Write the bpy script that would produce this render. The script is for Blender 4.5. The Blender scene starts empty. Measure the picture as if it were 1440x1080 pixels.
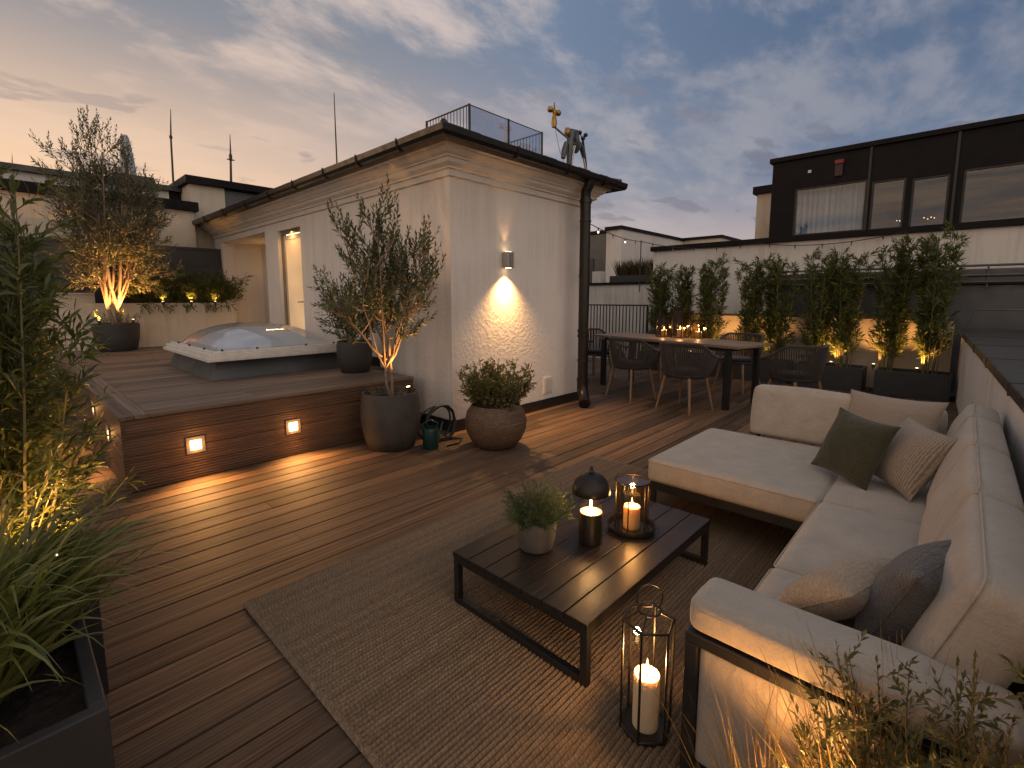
import bpy, math, random
import numpy as np
from math import pi, sin, cos, radians as R
from mathutils import Vector, Matrix, Quaternion

scene = bpy.context.scene
COL = scene.collection
V = Vector

# ------------------------------------------------------------------ render set-up
scene.render.engine = 'CYCLES'
scene.view_settings.view_transform = 'Standard'
scene.view_settings.look = 'None'
scene.view_settings.exposure = 0.0
scene.view_settings.gamma = 1.0
cy = scene.cycles
cy.use_denoising = True
try: cy.denoiser = 'OPENIMAGEDENOISE'
except Exception: pass
cy.max_bounces = 7; cy.diffuse_bounces = 3; cy.glossy_bounces = 3
cy.transmission_bounces = 4; cy.transparent_max_bounces = 12
cy.sample_clamp_indirect = 4.0
cy.caustics_reflective = False; cy.caustics_refractive = False

# ------------------------------------------------------------------ node helpers
class NT:
    def __init__(s, tree):
        s.t = tree; s.n = tree.nodes; s.l = tree.links
    def new(s, kind, **kw):
        nd = s.n.new(kind)
        for k, v in kw.items():
            if k in ('op',): nd.operation = v
            else: setattr(nd, k, v)
        return nd
    def link(s, a, b): s.l.new(a, b)
    def setin(s, nd, key, val):
        sk = nd.inputs[key]
        if hasattr(val, 'is_linked') or isinstance(val, bpy.types.NodeSocket): s.l.new(val, sk)
        else: sk.default_value = val
    def math(s, op, a, b=0.0, c=None, clamp=False):
        nd = s.new('ShaderNodeMath', operation=op, use_clamp=clamp)
        s.setin(nd, 0, a); s.setin(nd, 1, b)
        if c is not None: s.setin(nd, 2, c)
        return nd.outputs[0]
    def vmath(s, op, a, b=(0, 0, 0)):
        nd = s.new('ShaderNodeVectorMath', operation=op)
        s.setin(nd, 0, a)
        if op == 'SCALE': s.setin(nd, 'Scale', b)
        else: s.setin(nd, 1, b)
        return nd
    def mix(s, f, a, b, mode='MIX'):
        nd = s.new('ShaderNodeMix', data_type='RGBA', blend_type=mode)
        s.setin(nd, 0, f)
        for k, v in ((6, a), (7, b)):
            if isinstance(v, tuple) and len(v) == 3: v = (*v, 1)
            s.setin(nd, k, v)
        return nd.outputs[2]
    def noise(s, vec, scale, detail=4, rough=.55, dist=0.0):
        nd = s.new('ShaderNodeTexNoise')
        if vec is not None: s.link(vec, nd.inputs['Vector'])
        nd.inputs['Scale'].default_value = scale; nd.inputs['Detail'].default_value = detail
        nd.inputs['Roughness'].default_value = rough; nd.inputs['Distortion'].default_value = dist
        return nd.outputs[0]
    def wave(s, vec, scale, axis='X', dist=0.0, dscale=1.0):
        nd = s.new('ShaderNodeTexWave', bands_direction=axis)
        if vec is not None: s.link(vec, nd.inputs['Vector'])
        nd.inputs['Scale'].default_value = scale; nd.inputs['Distortion'].default_value = dist
        nd.inputs['Detail Scale'].default_value = dscale
        return nd.outputs[1]
    def ramp(s, f, stops):
        nd = s.new('ShaderNodeValToRGB')
        s.setin(nd, 0, f)
        el = nd.color_ramp.elements
        while len(el) < len(stops): el.new(.5)
        for e, (p, c) in zip(el, stops):
            e.position = p; e.color = (*c, 1) if len(c) == 3 else c
        return nd.outputs[0]
    def maprange(s, v, a, b, c=0., d=1., smooth=False):
        nd = s.new('ShaderNodeMapRange')
        if smooth: nd.interpolation_type = 'SMOOTHSTEP'
        for i, x in enumerate((v, a, b, c, d)): s.setin(nd, i, x)
        return nd.outputs[0]
    def bump(s, h, strength=.3, dist=.01, normal=None):
        nd = s.new('ShaderNodeBump')
        s.setin(nd, 'Height', h); nd.inputs['Strength'].default_value = strength
        nd.inputs['Distance'].default_value = dist
        if normal is not None: s.link(normal, nd.inputs['Normal'])
        return nd.outputs[0]
    def obj(s): return s.new('ShaderNodeTexCoord').outputs['Object']
    def scaled(s, vec, sc): return s.vmath('MULTIPLY', vec, sc).outputs[0]
    def island(s): return s.new('ShaderNodeNewGeometry').outputs['Random Per Island']

def newmat(name):
    m = bpy.data.materials.new(name); m.use_nodes = True
    nt = NT(m.node_tree); b = nt.n['Principled BSDF']
    return m, nt, b

def simple(name, col, rough=.5, metal=0., vary=.12, bump=0., bscale=80., spec=.5, scale=6., coat=0.):
    m, nt, b = newmat(name)
    o = nt.obj()
    n = nt.noise(o, scale, 5)
    c0 = tuple(max(0, c*(1-vary)) for c in col); c1 = tuple(c*(1+vary) for c in col)
    nt.link(nt.ramp(n, [(.3, c0), (.7, c1)]), b.inputs['Base Color'])
    b.inputs['Metallic'].default_value = metal
    nt.link(nt.maprange(nt.noise(o, scale*3, 3), .3, .7, max(.05, rough-.08), min(1, rough+.08)), b.inputs['Roughness'])
    b.inputs['Specular IOR Level'].default_value = spec
    b.inputs['Coat Weight'].default_value = coat
    if bump: nt.link(nt.bump(nt.noise(o, bscale, 4), bump, .005), b.inputs['Normal'])
    return m

def wood(name, dark, light, grain=0, groove=None, period=.012, rough=.5, gstr=.35, weather=(.0, (0.1, .1, .1)), isl=.5):
    """boards: grain runs along axis number grain, fine grooves repeat along axis letter groove"""
    m, nt, b = newmat(name)
    o = nt.obj(); isr = nt.island()
    off = nt.vmath('SCALE', (7.3, 3.1, 5.7), isr).outputs[0]
    v = nt.vmath('ADD', o, off).outputs[0]
    sc = [85., 85., 85.]; sc[grain] = 1.6
    n = nt.noise(nt.scaled(v, tuple(sc)), 1.0, 5, .7, .5)
    sc2 = [22., 22., 22.]; sc2[grain] = .55
    n2 = nt.noise(nt.scaled(v, tuple(sc2)), 1.0, 5, .6, 1.2)
    f = nt.math('ADD', nt.math('MULTIPLY', n, .55), nt.math('MULTIPLY', n2, .45))
    c = nt.ramp(f, [(.36, dark), (.5, tuple((a+b_)/2*.9 for a, b_ in zip(dark, light))), (.63, light)])
    kn = nt.new('ShaderNodeTexVoronoi'); ks = [7., 7., 7.]; ks[grain] = 1.1
    nt.link(nt.scaled(v, tuple(ks)), kn.inputs['Vector']); kn.inputs['Scale'].default_value = 1.0
    c = nt.mix(nt.maprange(kn.outputs['Distance'], .03, .11, .75, 0, True), c, tuple(x*.45 for x in dark))
    c = nt.mix(1.0, c, nt.ramp(isr, [(0, (1-isl*.5,)*3), (.5, (1,)*3), (1, (1+isl*.4, 1+isl*.35, 1+isl*.3))]), 'MULTIPLY')
    if weather[0] > 0:
        w = nt.maprange(nt.noise(v, 1.7, 5), .4, .65)
        c = nt.mix(nt.math('MULTIPLY', w, weather[0]), c, weather[1])
    nt.link(c, b.inputs['Base Color'])
    nt.link(nt.maprange(n, .3, .7, rough-.1, rough+.14), b.inputs['Roughness'])
    h = nt.math('MULTIPLY', n, .6)
    if groove:
        w = nt.wave(o, .31416/period, groove)
        h = nt.math('ADD', h, nt.math('MULTIPLY', nt.math('POWER', w, .5), .8))
    nt.link(nt.bump(h, gstr, .004), b.inputs['Normal'])
    b.inputs['Specular IOR Level'].default_value = .36
    return m

def stucco(name, col, bs=55., strength=.5, dirt=.25):
    m, nt, b = newmat(name)
    o = nt.obj()
    st = nt.noise(nt.scaled(o, (7, 7, .45)), 1.2, 6, .7)
    big = nt.noise(o, .9, 4)
    f = nt.math('ADD', nt.math('MULTIPLY', st, .5), nt.math('MULTIPLY', big, .5))
    dk = tuple(c*(1-dirt)*t for c, t in zip(col, (1, .97, .93)))
    nt.link(nt.ramp(f, [(.32, dk), (.52, col), (.8, tuple(min(.85, c*1.04) for c in col))]), b.inputs['Base Color'])
    b.inputs['Roughness'].default_value = .9
    b.inputs['Specular IOR Level'].default_value = .2
    h1 = nt.noise(o, bs, 5, .6, .8)
    vn = nt.new('ShaderNodeTexVoronoi'); nt.link(o, vn.inputs['Vector']); vn.inputs['Scale'].default_value = bs*.55
    h = nt.math('ADD', nt.math('MULTIPLY', h1, .8), nt.math('MULTIPLY', vn.outputs['Distance'], .5))
    nt.link(nt.bump(h, strength, .012), b.inputs['Normal'])
    return m

def fabric(name, col, scale=420., strength=.25, vary=.1, stripe=None, spec=.15, second=None):
    m, nt, b = newmat(name)
    o = nt.new('ShaderNodeTexCoord').outputs['Object']
    n = nt.noise(o, 9, 4); fine = nt.noise(o, scale, 2, .7)
    mott = nt.noise(nt.scaled(o, (1, 1, 1)), 130, 4, .8)
    f = nt.math('ADD', nt.math('MULTIPLY', n, .3), nt.math('ADD', nt.math('MULTIPLY', fine, .35), nt.math('MULTIPLY', mott, .35)))
    c = nt.ramp(f, [(.35, tuple(x*(1-vary*2) for x in col)), (.65, tuple(x*(1+vary) for x in col))])
    h = nt.math('ADD', fine, nt.math('MULTIPLY', mott, .7))
    if stripe:
        per, axis, dist, amt = stripe
        w = nt.wave(o, .31416/per, axis, dist, 3.0)
        c = nt.mix(nt.math('MULTIPLY', nt.math('SUBTRACT', 1.0, w), amt), c, second or tuple(x*.35 for x in col))
        h = nt.math('ADD', nt.math('MULTIPLY', h, .5), nt.math('MULTIPLY', w, 1.2))
    nt.link(c, b.inputs['Base Color'])
    b.inputs['Roughness'].default_value = .92; b.inputs['Specular IOR Level'].default_value = spec
    b.inputs['Sheen Weight'].default_value = .25; b.inputs['Sheen Roughness'].default_value = .5
    nrm = nt.bump(h, strength, .003)
    wr = nt.noise(o, 8.0, 4, .55, .9)
    nt.link(nt.bump(wr, .38, .03, nrm), b.inputs['Normal'])
    return m

def leafmat(name, dark, light, trans=.35, rough=.42, hue=None):
    m, nt, b = newmat(name)
    isr = nt.island(); o = nt.obj()
    f = nt.math('ADD', nt.math('MULTIPLY', isr, .7), nt.math('MULTIPLY', nt.noise(o, 3.5, 2), .3))
    stops = [(.1, dark), (.8, light)]
    if hue: stops.append((.93, hue))
    c = nt.ramp(f, stops)
    nt.link(c, b.inputs['Base Color'])
    b.inputs['Roughness'].default_value = rough; b.inputs['Specular IOR Level'].default_value = .4
    tr = nt.new('ShaderNodeBsdfTranslucent')
    nt.link(nt.mix(1.0, c, (1.5, 1.6, .8), 'MULTIPLY'), tr.inputs['Color'])
    mx = nt.new('ShaderNodeMixShader'); mx.inputs[0].default_value = trans
    nt.link(b.outputs[0], mx.inputs[1]); nt.link(tr.outputs[0], mx.inputs[2])
    nt.link(mx.outputs[0], nt.n['Material Output'].inputs['Surface'])
    return m

def emit(name, col, strength):
    m = bpy.data.materials.new(name); m.use_nodes = True
    nt = NT(m.node_tree); nt.n.remove(nt.n['Principled BSDF'])
    e = nt.new('ShaderNodeEmission'); e.inputs[0].default_value = (*col, 1); e.inputs[1].default_value = strength
    nt.link(e.outputs[0], nt.n['Material Output'].inputs['Surface'])
    return m

def thinglass(name, tint=(1, 1, 1), refl=.08, rough=.02, edge=.5):
    m = bpy.data.materials.new(name); m.use_nodes = True
    nt = NT(m.node_tree); nt.n.remove(nt.n['Principled BSDF'])
    t = nt.new('ShaderNodeBsdfTransparent'); t.inputs[0].default_value = (*tint, 1)
    g = nt.new('ShaderNodeBsdfGlossy'); g.inputs['Roughness'].default_value = rough
    lw = nt.new('ShaderNodeLayerWeight'); lw.inputs['Blend'].default_value = .35
    f = nt.math('ADD', nt.math('MULTIPLY', nt.math('POWER', lw.outputs['Facing'], 3.0), edge), refl, clamp=True)
    mx = nt.new('ShaderNodeMixShader')
    nt.link(f, mx.inputs[0]); nt.link(t.outputs[0], mx.inputs[1]); nt.link(g.outputs[0], mx.inputs[2])
    nt.link(mx.outputs[0], nt.n['Material Output'].inputs['Surface'])
    return m

M = {}
M['deck'] = wood('deck_boards', (.034, .0175, .0095), (.200, .122, .070), 0, 'Y', .0176, .68, .5, (.38, (.125, .085, .058)), 1.15)
M['plat_x'] = wood('platform_boards', (.080, .050, .034), (.31, .220, .158), 0, 'Y', .0235, .55, .4, (.3, (.22, .17, .135)), .8)
M['plat_y'] = wood('platform_border_boards', (.080, .050, .034), (.31, .220, .158), 1, 'X', .0215, .55, .4, (.3, (.22, .17, .135)), .8)
M['clad_x'] = wood('platform_cladding', (.066, .037, .022), (.20, .115, .068), 0, 'Z', .0223, .5, 1.0, (.25, (.12, .075, .05)), .5)
M['clad_y'] = wood('platform_side_cladding', (.066, .037, .022), (.20, .115, .068), 1, 'Z', .0223, .5, 1.0, (.25, (.12, .075, .05)), .5)
M['table_dark'] = wood('dark_table_slats', (.014, .010, .008), (.042, .030, .023), 0, None, .01, .38, .3, isl=.3)
M['oak'] = wood('oak_table_planks', (.20, .125, .072), (.40, .28, .18), 1, None, .01, .42, .3, isl=.35)
M['teak'] = wood('pale_wood_legs', (.20, .115, .06), (.36, .22, .12), 2, None, .01, .45, .2, isl=.2)
M['stucco'] = stucco('white_rendered_wall', (.76, .705, .645), 42., .42, .19)
M['smooth'] = stucco('smooth_painted_wall', (.70, .66, .61), 30., .22, .3)
M['cream'] = stucco('cream_garden_wall', (.66, .57, .45), 45., .3, .25)
M['trim'] = simple('painted_cornice', (.68, .63, .57), .7, vary=.06, bump=.1)
M['black'] = simple('black_powder_coated_metal', (.018, .017, .017), .42, .0, .15, .05, 300)
M['bronze'] = simple('dark_bronze_metal', (.030, .024, .020), .4, .5, .2)
M['zinc'] = simple('dark_zinc_sheet', (.065, .063, .062), .38, .7, .25, .08, 9, scale=2.5)
M['gutter'] = simple('brown_zinc_gutter', (.024, .019, .016), .34, .5, .25, scale=4)
M['coping'] = simple('weathered_coping_sheet', (.085, .082, .080), .35, .6, .3, .1, 6, scale=2)
M['greymetal'] = simple('grey_metal_cladding', (.11, .115, .118), .45, .5, .2, scale=2)
M['charcoal'] = simple('charcoal_facade_panel', (.0065, .0052, .0048), .6, .0, .2, scale=1.5, spec=.2)
M['slate'] = simple('slate_roof', (.035, .034, .036), .55, 0, .35, .3, 20, scale=9)
M['fence'] = simple('grey_composite_panel', (.045, .046, .050), .5, 0, .2, .1, 60, scale=3)
M['concrete'] = simple('dark_fibre_clay', (.060, .052, .046), .62, 0, .25, .25, 60, scale=7)
M['anthracite'] = simple('anthracite_planter', (.040, .038, .037), .55, 0, .15, .1, 120, scale=6)
M['terracotta'] = wood('ribbed_clay', (.085, .052, .034), (.20, .125, .080), 0, 'Z', .02, .62, .35, isl=0)
M['stoneware'] = simple('grey_stoneware', (.12, .108, .095), .55, 0, .2, .2, 70, scale=12)
M['soil'] = simple('potting_soil', (.022, .015, .010), .95, 0, .5, .8, 60, scale=40)
M['bark'] = simple('pale_bark', (.24, .17, .11), .8, 0, .3, .5, 60, scale=18)
M['stem'] = simple('green_brown_stem', (.12, .095, .045), .7, 0, .3, .3, 90, scale=18)
M['cane'] = simple('bamboo_cane', (.13, .115, .045), .5, 0, .3, .1, 50, scale=14)
M['olive_leaf'] = leafmat('olive_leaf', (.06, .068, .038), (.17, .165, .100), .22, .45)
M['olive2_leaf'] = leafmat('young_olive_leaf', (.045, .060, .028), (.125, .135, .070), .22, .42)
M['bamboo_leaf'] = leafmat('bamboo_leaf', (.040, .062, .016), (.135, .145, .038), .30, .42, (.20, .17, .05))
M['hedge_leaf'] = leafmat('narrow_leaf', (.036, .056, .016), (.13, .145, .042), .30, .4, (.17, .15, .05))
M['box_leaf'] = leafmat('small_shrub_leaf', (.045, .055, .018), (.15, .14, .05), .25, .45, (.20, .16, .07))
M['herb_leaf'] = leafmat('herb_leaf', (.035, .062, .022), (.10, .145, .055), .3, .5)
M['grass_blade'] = leafmat('grass_blade', (.065, .085, .022), (.21, .21, .065), .3, .4, (.24, .19, .07))
M['dry_grass'] = leafmat('dry_grass_blade', (.16, .10, .035), (.36, .25, .10), .3, .5)
M['reed'] = leafmat('brown_reed', (.045, .040, .020), (.12, .085, .045), .3, .6)
M['sofa'] = fabric('sofa_linen', (.44, .38, .31), 420., .3, .12)
M['pillow_green'] = fabric('olive_green_chenille', (.068, .066, .036), 300., .5, .22, (.011, 'Y', 5., .45))
M['pillow_stripe'] = fabric('ribbed_cord_fabric', (.40, .325, .25), 300., .4, .1, (.0115, 'X', 3.5, .75), second=(.14, .105, .08))
M['pillow_plain'] = fabric('oatmeal_linen', (.33, .262, .20), 420., .25, .08)
M['pillow_tan'] = fabric('tan_crinkled_fabric', (.42, .32, .225), 300., .5, .15, (.016, 'Y', 9., .35))
M['pillow_grey'] = fabric('grey_melange_fabric', (.125, .110, .098), 260., .55, .25, (.010, 'Y', 6., .4))
M['rope'] = fabric('charcoal_rope', (.060, .048, .040), 300., .4, .15)
M['seatpad'] = fabric('charcoal_seat_pad', (.038, .032, .029), 300., .3, .15)
M['curtain'] = fabric('sheer_curtain', (.62, .74, .84), 300., .1, .05)
M['canvas'] = fabric('parasol_cover', (.55, .54, .54), 200., .2, .08)
M['alu'] = simple('brushed_aluminium', (.50, .47, .43), .35, .9, .1, scale=20)
M['white_plastic'] = simple('white_plastic', (.60, .575, .54), .45, 0, .06)
M['frameplastic'] = simple('aged_white_pvc', (.70, .66, .60), .4, 0, .12, scale=14)
M['greencan'] = simple('dark_green_plastic', (.010, .040, .036), .35, 0, .2)
M['hose'] = simple('black_rubber_hose', (.014, .018, .018), .4, 0, .2)
M['gold'] = simple('brass', (.38, .23, .07), .38, .85, .2, scale=20)
M['darkred'] = simple('dark_red_housing', (.040, .012, .010), .45, 0, .1)
M['bezel'] = simple('step_light_bezel', (.24, .20, .165), .5, 0, .1)
M['red'] = simple('red_alarm_plastic', (.22, .020, .018), .45, 0, .1)
M['ground'] = simple('city_ground', (.05, .048, .046), .9, 0, .4, scale=.05)
M['wax'] = None
m, nt, b = newmat('candle_wax')
b.inputs['Base Color'].default_value = (.80, .66, .46, 1); b.inputs['Roughness'].default_value = .5
b.inputs['Subsurface Weight'].default_value = .55; b.inputs['Subsurface Scale'].default_value = 1.0
b.inputs['Subsurface Radius'].default_value = (.020, .0165, .013)
M['wax'] = m
M['glass'] = thinglass('clear_lantern_glass', (.97, .96, .93), .04, .02, .35)
M['smokeglass'] = thinglass('amber_lantern_glass', (.84, .70, .52), .12, .06, .5)
M['railglass'] = thinglass('balustrade_glass', (.80, .83, .88), .26, .06, .5)
M['window'] = thinglass('window_glass', (.80, .82, .84), .085, .0, .25)
M['dome_outer'] = thinglass('acrylic_dome', (.86, .89, .93), .20, .04, .7)
_n = NT(M['dome_outer'].node_tree); _o = _n.n['Material Output']; _s = _o.inputs['Surface'].links[0].from_socket
_d = _n.new('ShaderNodeBsdfDiffuse'); _d.inputs[0].default_value = (.62, .62, .64, 1)
_x = _n.new('ShaderNodeMixShader'); _x.inputs[0].default_value = .12; _n.link(_s, _x.inputs[1]); _n.link(_d.outputs[0], _x.inputs[2]); _n.link(_x.outputs[0], _o.inputs['Surface'])
m, nt, b = newmat('opal_dome')
b.inputs['Base Color'].default_value = (.50, .54, .60, 1); b.inputs['Roughness'].default_value = .4
b.inputs['Base Color'].default_value = (.82, .84, .87, 1); b.inputs['Roughness'].default_value = .45
M['opal'] = m
WARM = (1.0, .53, .19); WARMER = (1.0, .46, .13)
M['flame'] = emit('flame', (1, .58, .20), 14)
M['lens'] = emit('warm_led_lens', (1, .66, .33), 6)
M['lens_soft'] = emit('warm_led_bulb', (1, .62, .30), 5)
M['filament'] = emit('glowing_rod', (1, .58, .25), 14)

# ------------------------------------------------------------------ mesh helpers
class MB:
    def __init__(s): s.v = []; s.f = []
    def add(s, vs, fs):
        o = len(s.v); s.v += [tuple(x) for x in vs]; s.f += [tuple(i+o for i in f) for f in fs]; return s
    def box(s, lo, hi, mtx=None):
        (a, b_, c), (d, e, f) = lo, hi
        vs = [V(p) for p in ((a, b_, c), (d, b_, c), (d, e, c), (a, e, c), (a, b_, f), (d, b_, f), (d, e, f), (a, e, f))]
        if mtx is not None: vs = [mtx @ p for p in vs]
        return s.add(vs, [(0, 3, 2, 1), (4, 5, 6, 7), (0, 1, 5, 4), (1, 2, 6, 5), (2, 3, 7, 6), (3, 0, 4, 7)])
    def frustum(s, lo0, hi0, z0, lo1, hi1, z1):
        vs = [(lo0[0], lo0[1], z0), (hi0[0], lo0[1], z0), (hi0[0], hi0[1], z0), (lo0[0], hi0[1], z0),
              (lo1[0], lo1[1], z1), (hi1[0], lo1[1], z1), (hi1[0], hi1[1], z1), (lo1[0], hi1[1], z1)]
        return s.add(vs, [(0, 3, 2, 1), (4, 5, 6, 7), (0, 1, 5, 4), (1, 2, 6, 5), (2, 3, 7, 6), (3, 0, 4, 7)])
    def tube(s, pts, r, n=8, caps=True, closed=False):
        P = [V(p) for p in pts]; k = len(P)
        rs = r if isinstance(r, (list, tuple, np.ndarray)) else [r]*k
        T = []
        for i in range(k):
            if closed: t = P[(i+1) % k]-P[i-1]
            else: t = P[min(i+1, k-1)]-P[max(i-1, 0)]
            if t.length < 1e-9: t = V((0, 0, 1))
            T.append(t.normalized())
        u = T[0].orthogonal().normalized()
        rings = []
        for i in range(k):
            if i: u = (u-T[i]*u.dot(T[i]))
            u = u.normalized() if u.length > 1e-6 else T[i].orthogonal().normalized()
            w = T[i].cross(u)
            rings.append([P[i]+(u*cos(2*pi*j/n)+w*sin(2*pi*j/n))*rs[i] for j in range(n)])
        vs = [p for rg in rings for p in rg]; fs = []
        for i in range(k if closed else k-1):
            a = i*n; b_ = ((i+1) % k)*n
            for j in range(n):
                q = (j+1) % n; fs.append((a+j, a+q, b_+q, b_+j))
        if caps and not closed:
            fs.append(tuple(range(n-1, -1, -1))); fs.append(tuple((k-1)*n+j for j in range(n)))
        return s.add(vs, fs)
    def lathe(s, prof, c=(0, 0, 0), n=40, sx=1., sy=1.):
        vs = []; fs = []; k = len(prof)
        for r, z in prof:
            for j in range(n):
                a = 2*pi*j/n; vs.append((c[0]+r*cos(a)*sx, c[1]+r*sin(a)*sy, c[2]+z))
        for i in range(k-1):
            for j in range(n):
                q = (j+1) % n; fs.append((i*n+j, i*n+q, (i+1)*n+q, (i+1)*n+j))
        if prof[0][0] > 1e-4: fs.append(tuple(range(n-1, -1, -1)))
        if prof[-1][0] > 1e-4: fs.append(tuple((k-1)*n+j for j in range(n)))
        return s.add(vs, fs)
    def ringsweep(s, prof, x0, y0, x1, y1, close=True):
        """profile of (outward offset, z) swept round a rectangle with mitred corners"""
        vs = []
        for o, z in prof: vs += [(x0-o, y0-o, z), (x1+o, y0-o, z), (x1+o, y1+o, z), (x0-o, y1+o, z)]
        k = len(prof); fs = []
        for i in range(k if close else k-1):
            a = i*4; b_ = ((i+1) % k)*4
            for j in range(4):
                q = (j+1) % 4; fs.append((a+j, a+q, b_+q, b_+j))
        return s.add(vs, fs)
    def build(s, name, mat, parent=None, bevel=0., smooth=None, local=False, seg=2):
        me = bpy.data.meshes.new(name)
        off = V((0, 0, 0))
        if parent is not None and not local:
            p = parent
            while p is not None: off += p.location; p = p.parent
        me.from_pydata([(a-off.x, b_-off.y, c-off.z) for a, b_, c in s.v], [], s.f)
        me.update()
        if smooth is not None:
            me.polygons.foreach_set('use_smooth', [True]*len(me.polygons))
            if smooth < 180: me.set_sharp_from_angle(angle=R(smooth))
        o = bpy.data.objects.new(name, me); COL.objects.link(o)
        if mat is not None: me.materials.append(mat if not isinstance(mat, str) else M[mat])
        if parent is not None: o.parent = parent
        if bevel > 0:
            md = o.modifiers.new('bevel', 'BEVEL'); md.width = bevel; md.segments = seg; md.limit_method = 'ANGLE'; md.angle_limit = R(40)
        return o

class Leaves:
    """narrow folded leaves, five vertices each"""
    def __init__(s): s.v = []
    def leaf(s, p, d, side, L, w, droop=.12, fold=.18):
        n = d.cross(side)
        if n.z < 0: n = -n
        mid = p+d*(L*.48)
        tip = p+d*L-V((0, 0, 1))*(L*droop)
        s.v += [p, mid+side*(w*.5)+n*(w*fold), mid-side*(w*.5)+n*(w*fold), mid, tip]
    def build(s, name, mat, parent=None, local=False):
        k = len(s.v)//5
        off = V((0, 0, 0))
        if parent is not None and not local:
            p = parent
            while p is not None: off += p.location; p = p.parent
        a = np.array([tuple(x) for x in s.v], dtype=np.float32)-np.array(off, dtype=np.float32)
        me = bpy.data.meshes.new(name)
        me.vertices.add(k*5); me.vertices.foreach_set('co', a.ravel())
        tri = np.array([0, 3, 1, 1, 3, 4, 0, 2, 3, 2, 4, 3], dtype=np.int32)
        idx = (tri[None, :]+5*np.arange(k, dtype=np.int32)[:, None]).ravel()
        me.loops.add(len(idx)); me.loops.foreach_set('vertex_index', idx)
        me.polygons.add(k*4); me.polygons.foreach_set('loop_start', np.arange(0, k*12, 3, dtype=np.int32))
        me.update(calc_edges=True); me.validate()
        o = bpy.data.objects.new(name, me); COL.objects.link(o); me.materials.append(M[mat])
        if parent is not None: o.parent = parent
        return o

def thing(name, label, cat, loc=(0, 0, 0), rotz=0., group=None):
    o = bpy.data.objects.new(name, None); COL.objects.link(o)
    o.empty_display_size = .1
    o.location = loc; o.rotation_euler = (0, 0, rotz)
    o['label'] = label; o['category'] = cat
    if group: o['group'] = group
    return o
def tag(o, label, cat, group=None):
    o['label'] = label; o['category'] = cat
    if group: o['group'] = group
    return o
def struct(o, kind='structure'): o['kind'] = kind; return o
def copy_tree(o, parent=None):
    c = o.copy(); COL.objects.link(c)
    if parent is not None: c.parent = parent
    for ch in list(o.children): copy_tree(ch, c)
    return c

def softbox(lo, hi, r=.05, crown=.02, n=14, bulge=.012, seed=0):
    """upholstered block: rounded edges, crowned top, bulging sides"""
    lo = V(lo); hi = V(hi); c = (lo+hi)/2; h = (hi-lo)/2
    rr = min(r, h.x, h.y, h.z)
    mb = MB(); rng = random.Random(seed)
    ph = [rng.uniform(0, 6.28) for _ in range(6)]
    def mapp(q):
        p = V((q.x*h.x, q.y*h.y, q.z*h.z))
        inn = V([max(-(h[i]-rr), min(h[i]-rr, p[i])) for i in range(3)])
        dlt = p-inn
        if dlt.length > 1e-9: p = inn+dlt.normalized()*rr
        k = (1-q.x**2)*(1-q.y**2)
        if q.z > 0: p.z += crown*k*q.z
        wob = .006*sin(9*p.x+ph[0])*sin(11*p.y+ph[1])+.002*sin(23*p.x+ph[2]+7*p.z)
        p.z += wob*(q.z > .5)*k*2
        p.x += bulge*q.x*(1-q.y**2)*(1-q.z**2); p.y += bulge*q.y*(1-q.x**2)*(1-q.z**2)
        return p+c
    ts = [-1+2*i/n for i in range(n+1)]
    # finer near the rims
    ts = [math.copysign(1-(1-abs(t))**1.6, t) for t in ts]
    for ax in range(3):
        for sg in (-1, 1):
            vs = []
            for a in ts:
                for b_ in ts:
                    q = [0, 0, 0]; q[ax] = sg; q[(ax+1) % 3] = a; q[(ax+2) % 3] = b_
                    vs.append(mapp(V(q)))
            fs = []
            for i in range(n):
                for j in range(n):
                    f = (i*(n+1)+j, (i+1)*(n+1)+j, (i+1)*(n+1)+j+1, i*(n+1)+j+1)
                    fs.append(f if sg > 0 else f[::-1])
            mb.add(vs, fs)
    return mb
def weld(o, d=.0008):
    md = o.modifiers.new('weld', 'WELD'); md.merge_threshold = d; return o

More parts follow.
